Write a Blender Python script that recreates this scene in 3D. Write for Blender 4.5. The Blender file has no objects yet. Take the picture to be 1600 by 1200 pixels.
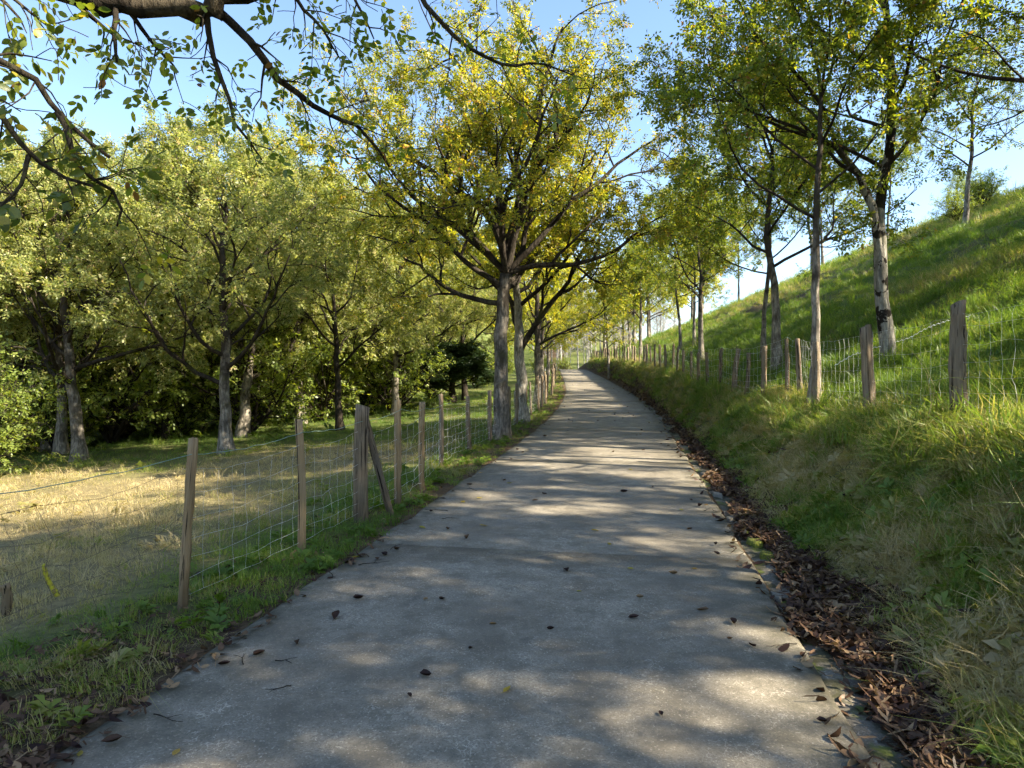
import bpy, math, random
import numpy as np
from mathutils import Vector, Matrix, Euler

scene = bpy.context.scene
COL = scene.collection

# ------------------------------------------------------------------ camera, sky, sun, exposure
cam_data = bpy.data.cameras.new('camera')
cam_data.sensor_width = 36.0
cam_data.lens = 36.0 * 1100 / 1600
cam_data.clip_start = 0.05
cam_data.clip_end = 6000
cam = bpy.data.objects.new('camera', cam_data)
cam.location = (0, 0, 1.6)
cam.rotation_euler = (math.radians(90), 0, 0)
COL.objects.link(cam)
scene.camera = cam

SUN_EL = math.radians(37)
SUN_DIR = Vector((math.cos(SUN_EL) * 0.998, math.cos(SUN_EL) * -0.33, math.sin(SUN_EL))).normalized()
world = bpy.data.worlds.new('World')
scene.world = world
world.use_nodes = True
wn = world.node_tree
wn.nodes.clear()
sky = wn.nodes.new('ShaderNodeTexSky')
sky.sky_type = 'NISHITA'
sky.sun_disc = False
sky.sun_elevation = SUN_EL
sky.sun_rotation = math.atan2(SUN_DIR.x, SUN_DIR.y)
sky.air_density = 1.0
sky.dust_density = 0.5
sky.ozone_density = 2.2
bg = wn.nodes.new('ShaderNodeBackground')
bg.inputs['Strength'].default_value = 0.088
wo = wn.nodes.new('ShaderNodeOutputWorld')
wn.links.new(sky.outputs[0], bg.inputs['Color'])
wn.links.new(bg.outputs[0], wo.inputs['Surface'])

sun_data = bpy.data.lights.new('sun', 'SUN')
sun_data.energy = 5.0
sun_data.angle = math.radians(0.53)
sun_data.color = (1.0, 0.89, 0.70)
sun = bpy.data.objects.new('sun', sun_data)
sun.rotation_euler = SUN_DIR.to_track_quat('Z', 'Y').to_euler()
sun.location = (30, 0, 40)
COL.objects.link(sun)

vs = scene.view_settings
vs.view_transform = 'Standard'
vs.look = 'None'
vs.gamma = 1.0
vs.use_curve_mapping = False
vs.exposure = 2.12
cy = scene.cycles
cy.max_bounces = 5; cy.diffuse_bounces = 3; cy.glossy_bounces = 1; cy.transmission_bounces = 3; cy.transparent_max_bounces = 4; cy.volume_bounces = 0
cy.caustics_reflective = False; cy.caustics_refractive = False
cy.use_adaptive_sampling = True; cy.adaptive_threshold = 0.03
cy.sample_clamp_indirect = 6.0

# ------------------------------------------------------------------ helpers
def tag(o, label=None, cat=None, group=None, kind=None):
    if label: o['label'] = label
    if cat: o['category'] = cat
    if group: o['group'] = group
    if kind: o['kind'] = kind
    return o

def link(o, parent=None):
    COL.objects.link(o)
    if parent is not None: o.parent = parent
    return o

def empty(name, loc=(0, 0, 0), rz=0.0, scale=1.0):
    o = bpy.data.objects.new(name, None)
    o.location = loc
    o.rotation_euler = (0, 0, rz)
    o.scale = (scale,) * 3
    o.empty_display_size = 0.2
    return link(o)

def mesh_from(name, V, F, mat=None, smooth=False, attrs=None):
    """V (n,3), F: (m,k) array or list of such arrays."""
    me = bpy.data.meshes.new(name)
    V = np.asarray(V, dtype=np.float32)
    Fs = F if isinstance(F, list) else [F]
    Fs = [np.asarray(f, dtype=np.int32) for f in Fs if len(f)]
    nl = sum(f.size for f in Fs); nf = sum(len(f) for f in Fs)
    me.vertices.add(len(V)); me.vertices.foreach_set('co', V.ravel())
    me.loops.add(nl); me.polygons.add(nf)
    me.loops.foreach_set('vertex_index', np.concatenate([f.ravel() for f in Fs]))
    tot = np.concatenate([np.full(len(f), f.shape[1], np.int32) for f in Fs])
    st = np.concatenate([[0], np.cumsum(tot)[:-1]]).astype(np.int32)
    me.polygons.foreach_set('loop_start', st)
    me.polygons.foreach_set('loop_total', tot)
    if smooth: me.polygons.foreach_set('use_smooth', np.ones(nf, dtype=bool))
    if attrs:
        for k, (dom, arr) in attrs.items():
            a = me.attributes.new(k, 'FLOAT', dom)
            a.data.foreach_set('value', np.asarray(arr, dtype=np.float32))
    me.update(calc_edges=True)
    me.validate()
    if mat: me.materials.append(mat)
    return me

def obj(name, me, parent=None, loc=None, rot=None, scale=None):
    o = bpy.data.objects.new(name, me)
    if loc is not None: o.location = loc
    if rot is not None: o.rotation_euler = rot
    if scale is not None: o.scale = scale if hasattr(scale, '__len__') else (scale,) * 3
    return link(o, parent)

def copy_tree(root, loc, rz, scale, label=None, group=None, tilt=(0, 0)):
    r = root.copy(); COL.objects.link(r)
    r.location = loc; r.rotation_euler = (tilt[0], tilt[1], rz)
    r.scale = scale if hasattr(scale, '__len__') else (scale,) * 3
    if label: r['label'] = label
    if group: r['group'] = group
    for ch in root.children:
        c = ch.copy(); COL.objects.link(c); c.parent = r
    return r

class Acc:
    def __init__(self): self.V = []; self.Q = []; self.T = []; self.n = 0
    def add(self, V, Q=None, T=None):
        V = np.asarray(V, dtype=np.float32).reshape(-1, 3)
        if Q is not None and len(Q): self.Q.append(np.asarray(Q, np.int32) + self.n)
        if T is not None and len(T): self.T.append(np.asarray(T, np.int32) + self.n)
        self.V.append(V); self.n += len(V)
    def tube(self, P, R, k=6, cap=True):
        P = np.asarray(P, dtype=np.float64); R = np.asarray(R, dtype=np.float64)
        n = len(P)
        T = np.gradient(P, axis=0)
        T /= np.linalg.norm(T, axis=1, keepdims=True) + 1e-9
        ref = np.array([1.0, 0, 0]) if abs(T[0][0]) < 0.8 else np.array([0, 1.0, 0])
        A = np.cross(T, ref); A /= np.linalg.norm(A, axis=1, keepdims=True) + 1e-9
        B = np.cross(T, A)
        a = np.arange(k) * 2 * np.pi / k
        V = P[:, None, :] + R[:, None, None] * (np.cos(a)[None, :, None] * A[:, None, :] + np.sin(a)[None, :, None] * B[:, None, :])
        i = np.arange(n - 1)[:, None] * k; j = np.arange(k)[None, :]; j2 = (j + 1) % k
        Q = np.stack([i + j, i + j2, i + k + j2, i + k + j], -1).reshape(-1, 4)
        V = V.reshape(-1, 3)
        Tr = None
        if cap:
            V = np.vstack([V, P[-1:]])
            c = n * k; b = (n - 1) * k
            Tr = np.stack([b + np.arange(k), b + (np.arange(k) + 1) % k, np.full(k, c)], -1)
        self.add(V, Q, Tr)
    def mesh(self, name, mat, smooth=True):
        F = []
        if self.Q: F.append(np.concatenate(self.Q))
        if self.T: F.append(np.concatenate(self.T))
        return mesh_from(name, np.concatenate(self.V), F, mat, smooth)

def smooth(a, b, x):
    t = np.clip((np.asarray(x, dtype=float) - a) / (b - a), 0, 1)
    return t * t * (3 - 2 * t)

_rs = np.random.RandomState(11)
_tab = _rs.rand(256, 256)
def vnoise(x, y):
    x = np.asarray(x, dtype=float); y = np.asarray(y, dtype=float)
    xi = np.floor(x).astype(int); yi = np.floor(y).astype(int)
    fx = x - xi; fy = y - yi
    fx = fx * fx * (3 - 2 * fx); fy = fy * fy * (3 - 2 * fy)
    g = lambda a, b: _tab[a % 256, b % 256]
    return (g(xi, yi) * (1 - fx) + g(xi + 1, yi) * fx) * (1 - fy) + (g(xi, yi + 1) * (1 - fx) + g(xi + 1, yi + 1) * fx) * fy - 0.5
def fbm(x, y, o=3):
    r = 0; a = 1.0
    for i in range(o):
        r = r + a * vnoise(x * 2 ** i + 17.3 * i, y * 2 ** i + 5.1 * i); a *= 0.5
    return r

def spline(xs, ys):
    xs = np.array(xs, float); ys = np.array(ys, float)
    m = np.gradient(ys, xs)
    def f(x):
        x = np.clip(np.asarray(x, dtype=float), xs[0], xs[-1])
        i = np.clip(np.searchsorted(xs, x) - 1, 0, len(xs) - 2)
        h = xs[i + 1] - xs[i]; t = (x - xs[i]) / h
        return ((2*t**3 - 3*t**2 + 1) * ys[i] + (t**3 - 2*t**2 + t) * h * m[i] + (-2*t**3 + 3*t**2) * ys[i+1] + (t**3 - t**2) * h * m[i+1])
    return f

# ------------------------------------------------------------------ the lie of the land (metres, y = along the road)
xc = spline([-30, 0, 5.9, 11, 22, 37, 53, 75, 93, 130, 200, 400], [-6.0, -.76, .28, 1.15, 2.85, 4.5, 5.6, 6.9, 7.9, 8.6, 7, 0])
zr = spline([-30, 0, 3, 6, 11, 22, 37, 53, 75, 93, 106, 130, 200, 400], [-.5, -.05, 0, .08, .2, .5, 1.1, 1.85, 2.8, 3.5, 3.7, 3.0, 0, -4])
sfen = spline([-30, 9, 12, 18, 27, 40, 80, 400], [4.0, 3.85, 3.7, 3.35, 2.8, 2.6, 2.5, 2.5])     # crest of the bank
hbank = spline([-30, 7, 10, 15, 25, 40, 80, 120, 400], [1.1, 1.1, 1.05, 1.05, 1.3, 1.5, 1.4, .6, .3])
RW = 1.7
def gz(x, y):
    x = np.asarray(x, dtype=float); y = np.asarray(y, dtype=float)
    s = x - xc(y); z = zr(y)
    # field side
    t = -s
    near = -0.03 * smooth(RW, 2.1, t) - 0.08 * smooth(2.0, 3.2, t)
    fld = -0.075 * np.clip(t - 3, 0, 24)
    rise = 0.16 * np.clip(t - 30, 0, 200) * smooth(28, 40, t) + 0.11 * np.clip(y - 44, 0, 120) * smooth(6, 16, t)
    left = near + fld + np.minimum(rise, 24) + 0.10 * fbm(x * .35, y * .35) * smooth(3, 6, t) + 0.03 * fbm(x * 1.7 + 9, y * 1.7) * smooth(1.8, 2.4, t)
    # bank and hillside
    sf = sfen(y); b0 = np.minimum(2.3, sf - 0.75)
    u = np.clip((s - b0) / (sf - b0), 0, 1)
    bank = hbank(y) * (0.35 * u + 0.65 * u * u * (3 - 2 * u)) + 0.10 * fbm(x * 1.3, y * 1.3 + 4) * smooth(.1, .4, u)
    th = np.clip(s - sf, 0, None)
    m = 0.47 - 0.15 * smooth(45, 95, y)
    lim = 27.0
    hill = m * th / (1 + (th / lim) ** 6) ** (1 / 6) * (1 - smooth(95, 150, y) * .9)
    hill = hill + smooth(.5, 3, th) * (0.20 * fbm(th * 1.0 + y * .05, y * .25) + 0.22 * fbm(x * .22 + 3, y * .22)) + .09 * fbm(x * 1.7, y * 1.7) * smooth(.2, 1, th)
    right = -0.05 * smooth(RW, 1.8, s) + bank + hill
    z = z + np.where(s > RW, right, np.where(t > RW, left, 0.0))
    far = 30 * smooth(118, 230, y) * smooth(60, 12, x) + 10 * smooth(150, 400, y)
    return z + far
def gz1(x, y): return float(gz(np.array([x]), np.array([y]))[0])
def on(s, y): return (float(xc(y)) + s, y)

# ------------------------------------------------------------------ materials
def newmat(name):
    m = bpy.data.materials.new(name); m.use_nodes = True
    nt = m.node_tree; nt.nodes.clear()
    out = nt.nodes.new('ShaderNodeOutputMaterial')
    return m, nt, out
def N(nt, typ, **kw):
    n = nt.nodes.new(typ)
    ins = kw.pop('ins', {})
    for k, v in kw.items(): setattr(n, k, v)
    for k, v in ins.items():
        if hasattr(v, 'links') or isinstance(v, bpy.types.NodeSocket): nt.links.new(v, n.inputs[k])
        else: n.inputs[k].default_value = v
    return n
def c4(c): return (c[0], c[1], c[2], 1.0)
def ramp(nt, fac, stops, interp='LINEAR'):
    r = nt.nodes.new('ShaderNodeValToRGB'); r.color_ramp.interpolation = interp
    e = r.color_ramp.elements
    while len(e) < len(stops): e.new(0.5)
    for el, (p, c) in zip(e, stops): el.position = p; el.color = c4(c) if hasattr(c, '__len__') else (c, c, c, 1)
    nt.links.new(fac, r.inputs[0]); return r.outputs[0]
def mixc(nt, f, a, b, mode='MIX'):
    n = nt.nodes.new('ShaderNodeMix'); n.data_type = 'RGBA'; n.blend_type = mode
    for sock, v in ((n.inputs[0], f), (n.inputs[6], a), (n.inputs[7], b)):
        if isinstance(v, bpy.types.NodeSocket): nt.links.new(v, sock)
        elif hasattr(v, '__len__'): sock.default_value = c4(v)
        else: sock.default_value = v
    return n.outputs[2]
def noise(nt, vec, scale, detail=4, rough=0.55, dist=0.0):
    n = nt.nodes.new('ShaderNodeTexNoise')
    n.inputs['Scale'].default_value = scale; n.inputs['Detail'].default_value = detail
    n.inputs['Roughness'].default_value = rough; n.inputs['Distortion'].default_value = dist
    if vec is not None: nt.links.new(vec, n.inputs['Vector'])
    return n.outputs['Fac']
def coords(nt, which='Object'):
    return nt.nodes.new('ShaderNodeTexCoord').outputs[which]
def pos(nt): return nt.nodes.new('ShaderNodeNewGeometry').outputs['Position']
def mapping(nt, vec, scale=(1, 1, 1), rot=(0, 0, 0)):
    n = nt.nodes.new('ShaderNodeMapping'); n.inputs['Scale'].default_value = scale; n.inputs['Rotation'].default_value = rot
    nt.links.new(vec, n.inputs['Vector']); return n.outputs[0]
def princ(nt, out, col, rough=0.85, bump=None, bstr=0.4, bdist=0.02, metallic=0.0, spec=0.3):
    p = nt.nodes.new('ShaderNodeBsdfPrincipled')
    if isinstance(col, bpy.types.NodeSocket): nt.links.new(col, p.inputs['Base Color'])
    else: p.inputs['Base Color'].default_value = c4(col)
    if isinstance(rough, bpy.types.NodeSocket): nt.links.new(rough, p.inputs['Roughness'])
    else: p.inputs['Roughness'].default_value = rough
    p.inputs['Metallic'].default_value = metallic
    p.inputs['Specular IOR Level'].default_value = spec
    if bump is not None:
        b = nt.nodes.new('ShaderNodeBump'); b.inputs['Strength'].default_value = bstr; b.inputs['Distance'].default_value = bdist
        nt.links.new(bump, b.inputs['Height']); nt.links.new(b.outputs[0], p.inputs['Normal'])
    nt.links.new(p.outputs[0], out.inputs['Surface']); return p
def leafy(nt, out, col, trans=0.45, tboost=(1.5, 1.5, 0.8), gloss=0.06):
    d = nt.nodes.new('ShaderNodeBsdfDiffuse'); t = nt.nodes.new('ShaderNodeBsdfTranslucent')
    nt.links.new(col, d.inputs['Color'])
    tc = mixc(nt, 1.0, col, tboost, 'MULTIPLY'); nt.links.new(tc, t.inputs['Color'])
    m1 = nt.nodes.new('ShaderNodeMixShader'); m1.inputs[0].default_value = trans
    nt.links.new(d.outputs[0], m1.inputs[1]); nt.links.new(t.outputs[0], m1.inputs[2])
    g = nt.nodes.new('ShaderNodeBsdfGlossy'); g.inputs['Roughness'].default_value = 0.45
    g.inputs['Color'].default_value = (1, 1, 1, 1)
    m2 = nt.nodes.new('ShaderNodeMixShader'); m2.inputs[0].default_value = gloss
    nt.links.new(m1.outputs[0], m2.inputs[1]); nt.links.new(g.outputs[0], m2.inputs[2])
    nt.links.new(m2.outputs[0], out.inputs['Surface'])

def leaf_material(name, stops, trans=0.45, boost=(1.9, 1.8, 0.55), attr='rnd', gloss=0.018):
    m, nt, out = newmat(name)
    a = N(nt, 'ShaderNodeAttribute', attribute_name=attr).outputs['Fac']
    leafy(nt, out, ramp(nt, a, stops), trans, boost, gloss); return m

M = {}
M['leaf_main'] = leaf_material('leaf_yellowing', [(0, (.09, .125, .02)), (.35, (.19, .22, .03)), (.65, (.33, .31, .036)), (.85, (.48, .38, .045)), (.95, (.52, .32, .07)), (1, (.26, .15, .08))], .5, (1.8, 1.7, .65))
M['leaf_field'] = leaf_material('leaf_olive', [(0, (.12, .16, .045)), (.4, (.235, .265, .085)), (.7, (.34, .345, .13)), (.9, (.45, .40, .20)), (1, (.38, .28, .16))], .5, (1.7, 1.65, .8))
M['leaf_right'] = leaf_material('leaf_deep_green', [(0, (.075, .115, .022)), (.5, (.155, .20, .03)), (.8, (.27, .28, .038)), (.95, (.44, .34, .05)), (1, (.28, .15, .06))], .5)  # deeper green leaf colours of the hillside trees
M['leaf_yellow'] = leaf_material('leaf_yellow_green', [(0, (.15, .19, .028)), (.4, (.26, .28, .035)), (.75, (.40, .36, .04)), (1, (.50, .37, .05))], .5)
M['leaf_dark'] = leaf_material('leaf_evergreen', [(0, (.012, .025, .010)), (.6, (.028, .05, .016)), (1, (.05, .08, .03))], trans=.15)
M['leaf_bush'] = leaf_material('leaf_bush', [(0, (.10, .145, .03)), (.5, (.18, .235, .05)), (1, (.30, .32, .08))], .5)
M['leaf_near'] = leaf_material('leaf_overhead', [(0, (.07, .11, .018)), (.5, (.15, .20, .025)), (.8, (.28, .29, .03)), (.95, (.45, .36, .04)), (1, (.18, .09, .04))], trans=.5, gloss=.03)
M['leaf_grey'] = leaf_material('leaf_sparse_grey', [(0, (.22, .23, .10)), (1, (.38, .36, .18))])

# single leaves: colour from the object itself
def single_leaf(name, stops, trans=.3):
    m, nt, out = newmat(name)
    r = N(nt, 'ShaderNodeObjectInfo').outputs['Random']
    base = ramp(nt, r, stops)
    n = noise(nt, coords(nt), 25, 3)
    col = mixc(nt, ramp(nt, n, [(.4, 0.0), (.7, .4)]), base, (.03, .016, .008))
    leafy(nt, out, col, trans, (1.4, 1.4, .7), .03 if trans > .4 else .012); return m
M['near_leaf'] = single_leaf('overhead_leaf_blade', [(0, (.07, .11, .018)), (.5, (.15, .20, .025)), (.8, (.28, .29, .03)), (.95, (.45, .36, .04)), (1, (.18, .09, .04))], .5)
M['dead_brown'] = single_leaf('dead_leaf_brown', [(0, (.06, .033, .021)), (.4, (.105, .06, .036)), (.75, (.17, .105, .06)), (1, (.33, .22, .12))], .12)
M['dead_yellow'] = single_leaf('dead_leaf_yellow', [(0, (.42, .30, .05)), (.5, (.33, .30, .06)), (1, (.5, .26, .08))], .3)
M['dead_dark'] = single_leaf('dead_leaf_dark', [(0, (.025, .014, .012)), (1, (.06, .032, .022))], .05)

def grass_material(name, green, dry, trans=.4):
    m, nt, out = newmat(name)
    a = N(nt, 'ShaderNodeAttribute', attribute_name='dry', attribute_type='INSTANCER').outputs['Fac']
    r = N(nt, 'ShaderNodeAttribute', attribute_name='rnd').outputs['Fac']
    oi = N(nt, 'ShaderNodeObjectInfo').outputs['Random']
    s1 = N(nt, 'ShaderNodeMath', operation='ADD', ins={0: a, 1: N(nt, 'ShaderNodeMath', operation='MULTIPLY_ADD', ins={0: r, 1: .5, 2: -.25}).outputs[0]}).outputs[0]
    s2 = N(nt, 'ShaderNodeMath', operation='ADD', ins={0: s1, 1: N(nt, 'ShaderNodeMath', operation='MULTIPLY_ADD', ins={0: oi, 1: .3, 2: -.15}).outputs[0]}).outputs[0]
    st = [(0, green[0]), (.3, green[1]), (.55, green[2]), (.75, dry[0]), (1, dry[1])]
    leafy(nt, out, ramp(nt, s2, st), trans, (1.5, 1.5, .7), .02); return m
M['grass'] = grass_material('grass_blade', [(.085, .15, .02), (.14, .22, .03), (.24, .255, .055)], [(.34, .275, .13), (.46, .375, .21)])

def bark(name, pale, dark, lo, hi, zfade=None):
    m, nt, out = newmat(name)
    co = coords(nt)
    st = mapping(nt, co, (1, 1, .25))
    fine = noise(nt, st, 28, 6, .65)
    patch = noise(nt, mapping(nt, co, (1, 1, .8)), 3.2, 5, .6, .4)
    fur = noise(nt, mapping(nt, co, (1, 1, .22)), 13, 4, .6, .6)
    base = mixc(nt, ramp(nt, fine, [(.36, 0.0), (.62, 1.0)]), tuple(x * .45 for x in pale), pale)
    base = mixc(nt, ramp(nt, fur, [(.40, .75), (.52, 0.0)]), base, tuple(x * .28 for x in pale))
    f = ramp(nt, patch, [(lo, 0.0), (hi, 1.0)])
    if zfade:
        z = N(nt, 'ShaderNodeSeparateXYZ', ins={0: co}).outputs['Z']
        zf = N(nt, 'ShaderNodeMapRange', ins={'Value': z, 'From Min': zfade[0], 'From Max': zfade[1]}).outputs[0]
        zz = N(nt, 'ShaderNodeMath', operation='MULTIPLY_ADD', ins={0: zf, 1: .45, 2: patch}).outputs[0]
        f = ramp(nt, zz, [(lo, 0.0), (hi, 1.0)])
    col = mixc(nt, f, base, dark)
    moss = ramp(nt, noise(nt, co, 1.7, 4), [(.56, 0.0), (.68, .6)])
    col = mixc(nt, moss, col, (.07, .075, .02))
    princ(nt, out, col, .92, N(nt, 'ShaderNodeMath', operation='ADD', ins={0: fine, 1: fur}).outputs[0], 1.0, .04, spec=.1); return m
M['bark_main'] = bark('bark_furrowed_grey', (.30, .262, .215), (.05, .042, .033), .47, .64, (2.5, 6))
M['bark_white'] = bark('bark_white_black_patches', (.34, .315, .265), (.02, .016, .013), .545, .57, (2.5, 7))
M['bark_field'] = bark('bark_pale_dark', (.38, .335, .27), (.055, .045, .035), .46, .66, (1.6, 6))
M['bark_pale'] = bark('bark_pale_grey', (.46, .42, .35), (.10, .085, .065), .5, .7, (3, 8))
M['bark_dark'] = bark('bark_dark', (.07, .058, .045), (.022, .017, .013), .45, .6)
M['bark_bough'] = bark('bark_mossy_bough', (.13, .105, .07), (.03, .024, .018), .42, .6)
M['bark_grey'] = bark('bark_bare_grey', (.50, .47, .44), (.30, .28, .26), .5, .65)

def wood(name, light, dark, grey):
    m, nt, out = newmat(name)
    co = coords(nt)
    oi = N(nt, 'ShaderNodeObjectInfo').outputs['Random']
    sh = N(nt, 'ShaderNodeVectorMath', operation='ADD', ins={0: co, 1: N(nt, 'ShaderNodeCombineXYZ', ins={0: oi, 1: oi, 2: N(nt, 'ShaderNodeMath', operation='MULTIPLY', ins={0: oi, 1: 37.0}).outputs[0]}).outputs[0]}).outputs[0]
    g = noise(nt, mapping(nt, sh, (42, 42, 2.2)), 1.0, 6, .7, .5)
    big = noise(nt, mapping(nt, sh, (6, 6, 2.5)), 1.0, 5, .65)
    base = mixc(nt, ramp(nt, g, [(.34, 0.0), (.62, 1.0)]), dark, light)
    col = mixc(nt, ramp(nt, big, [(.38, 0.0), (.66, .8)]), base, grey)
    col = mixc(nt, N(nt, 'ShaderNodeMath', operation='MULTIPLY', ins={0: oi, 1: .35}).outputs[0], col, grey)
    z = N(nt, 'ShaderNodeSeparateXYZ', ins={0: co}).outputs['Z']
    low_dark = N(nt, 'ShaderNodeMapRange', ins={'Value': z, 'From Min': .34, 'From Max': 0.05}).outputs[0]  # colour goes darker towards the bottom of the post
    col = mixc(nt, N(nt, 'ShaderNodeMath', operation='MULTIPLY', ins={0: low_dark, 1: .6}).outputs[0], col, (.055, .045, .03))
    crack = ramp(nt, noise(nt, mapping(nt, sh, (34, 34, .7)), 1.0, 3, .5, 1.2), [(.36, 0.0), (.42, 1.0)])
    col = mixc(nt, crack, (.028, .02, .014), col)
    princ(nt, out, col, .9, g, 1.0, .02, spec=.15); return m
M['post_new'] = wood('post_wood_tan', (.52, .36, .18), (.24, .145, .065), (.34, .25, .15))
M['post_old'] = wood('post_wood_grey', (.34, .25, .155), (.075, .05, .03), (.20, .165, .12))

m, nt, out = newmat('galvanised_wire'); princ(nt, out, ramp(nt, noise(nt, pos(nt), 9, 3), [(.35, (.42, .42, .40)), (.65, (.8, .79, .75))]), .45, metallic=.35); M['wire'] = m
m, nt, out = newmat('rusty_wire'); princ(nt, out, ramp(nt, noise(nt, pos(nt), 12, 3), [(.35, (.05, .035, .03)), (.65, (.15, .12, .10))]), .7, metallic=.3); M['rusty'] = m
m, nt, out = newmat('green_twine'); princ(nt, out, (.24, .34, .27), .7); M['twine'] = m
m, nt, out = newmat('white_cord'); princ(nt, out, (.78, .78, .76), .6); M['cord'] = m
m, nt, out = newmat('yellow_lichen'); n_ = noise(nt, coords(nt), 30, 4); princ(nt, out, ramp(nt, n_, [(.4, (.22, .17, .06)), (.52, (.50, .44, .03)), (.7, (.58, .54, .05))]), .95, n_, .8, .01); M['lichen'] = m
m, nt, out = newmat('moss_cushion'); n_ = noise(nt, coords(nt), 60, 4); princ(nt, out, ramp(nt, n_, [(.35, (.04, .045, .01)), (.55, (.10, .115, .015)), (.75, (.22, .21, .025))]), 1.0, n_, 1.0, .01); M['moss'] = m
m, nt, out = newmat('flower_petal'); princ(nt, out, (.75, .62, .12), .7); M['petal'] = m

# concrete carriageway
def concrete(name, tint=1.0, moss=False):
    m, nt, out = newmat(name)
    P = pos(nt)
    big = noise(nt, P, .55, 4, .6, .3)
    mid = noise(nt, P, 4.2, 9, .72)
    grit = noise(nt, P, 95, 3, .7)
    col = mixc(nt, ramp(nt, big, [(.3, 0.0), (.7, 1.0)]), (.235 * tint, .207 * tint, .160 * tint), (.355 * tint, .312 * tint, .238 * tint))
    col = mixc(nt, ramp(nt, mid, [(.40, .85), (.54, 0.0)]), col, (.17 * tint, .147 * tint, .108 * tint))
    col = mixc(nt, ramp(nt, grit, [(.36, .75), (.48, 0.0)]), col, (.10, .092, .078))
    col = mixc(nt, ramp(nt, noise(nt, P, 38, 4, .7), [(.38, .6), (.50, 0.0)]), col, (.155, .134, .10))
    col = mixc(nt, ramp(nt, noise(nt, P, 70, 2, .5, .0), [(.60, 0.0), (.70, .55)]), col, (.52, .46, .36))
    # fine pale scratches and worn laitance, in drifts
    v = nt.nodes.new('ShaderNodeTexVoronoi'); v.feature = 'DISTANCE_TO_EDGE'; v.inputs['Scale'].default_value = 22
    warp = nt.nodes.new('ShaderNodeTexNoise'); warp.inputs['Scale'].default_value = 9; nt.links.new(P, warp.inputs['Vector'])
    wv = N(nt, 'ShaderNodeVectorMath', operation='MULTIPLY_ADD', ins={0: warp.outputs['Color'], 1: (.22, .22, .22), 2: mapping(nt, P, (1, .55, 1))})
    nt.links.new(wv.outputs[0], v.inputs['Vector'])
    line = ramp(nt, v.outputs['Distance'], [(0.0, 1.0), (.06, 0.0)])
    keep = ramp(nt, noise(nt, P, 6, 4, .7), [(.50, 0.0), (.62, 1.0)])
    drift = ramp(nt, noise(nt, P, 1.1, 3), [(.42, .15), (.62, 1.0)])
    k = mixc(nt, 1.0, mixc(nt, 1.0, line, keep, 'MULTIPLY'), drift, 'MULTIPLY')
    col = mixc(nt, mixc(nt, 1.0, k, (.9, .9, .9), 'MULTIPLY'), col, (.56, .50, .40))
    stain = ramp(nt, noise(nt, P, 1.9, 3, .5, .8), [(.66, 0.0), (.72, .5)])
    col = mixc(nt, stain, col, (.075, .07, .062))
    # verge dirt towards the edges (attribute, worn into the slab)
    col = mixc(nt, ramp(nt, noise(nt, P, 1.2, 7, .68, .3), [(.38, .55), (.56, 0.0)]), col, (.125, .107, .08))
    e = N(nt, 'ShaderNodeAttribute', attribute_name='edge').outputs['Fac']
    ef = N(nt, 'ShaderNodeMath', operation='MULTIPLY', ins={0: e, 1: ramp(nt, noise(nt, P, 4.5, 5, .65), [(.36, .1), (.6, 1.0)])}).outputs[0]
    col = mixc(nt, ef, col, (.075, .068, .045))
    if moss:
        col = mixc(nt, ramp(nt, noise(nt, P, 5, 4, .6), [(.44, 0.0), (.56, 1.0)]), col, (.055, .052, .026))
        col = mixc(nt, ramp(nt, noise(nt, P, 3.1, 4, .6), [(.56, 0.0), (.62, .8)]), col, (.11, .13, .02))
    h = N(nt, 'ShaderNodeMath', operation='ADD', ins={0: grit, 1: N(nt, 'ShaderNodeMath', operation='MULTIPLY', ins={0: noise(nt, P, 24, 4), 1: .8}).outputs[0]}).outputs[0]
    princ(nt, out, col, .9, h, .55, .006, spec=.25); return m
M['concrete'] = concrete('road_concrete', .86)
M['gutter'] = concrete('gutter_concrete', .55, True)

# soil and turf under the grass
m, nt, out = newmat('turf_and_soil')
P = pos(nt)
a_dry = N(nt, 'ShaderNodeAttribute', attribute_name='dry').outputs['Fac']
a_soil = N(nt, 'ShaderNodeAttribute', attribute_name='soil').outputs['Fac']
n1 = noise(nt, P, 1.3, 6, .65); n2 = noise(nt, P, 14, 5, .7)
green = mixc(nt, ramp(nt, n2, [(.3, 0.0), (.7, 1.0)]), (.035, .055, .013), (.10, .14, .03))
dryc = mixc(nt, ramp(nt, n2, [(.3, 0.0), (.7, 1.0)]), (.13, .105, .055), (.30, .245, .12))
df = N(nt, 'ShaderNodeMath', operation='ADD', use_clamp=True, ins={0: a_dry, 1: N(nt, 'ShaderNodeMath', operation='MULTIPLY_ADD', ins={0: n1, 1: .8, 2: -.4}).outputs[0]}).outputs[0]
turf = mixc(nt, df, green, dryc)
soilc = mixc(nt, ramp(nt, n2, [(.3, 0.0), (.7, 1.0)]), (.045, .031, .018), (.13, .09, .052))
princ(nt, out, mixc(nt, a_soil, turf, soilc), 1.0, n2, .9, .05, spec=.1)
M['turf'] = m

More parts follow.
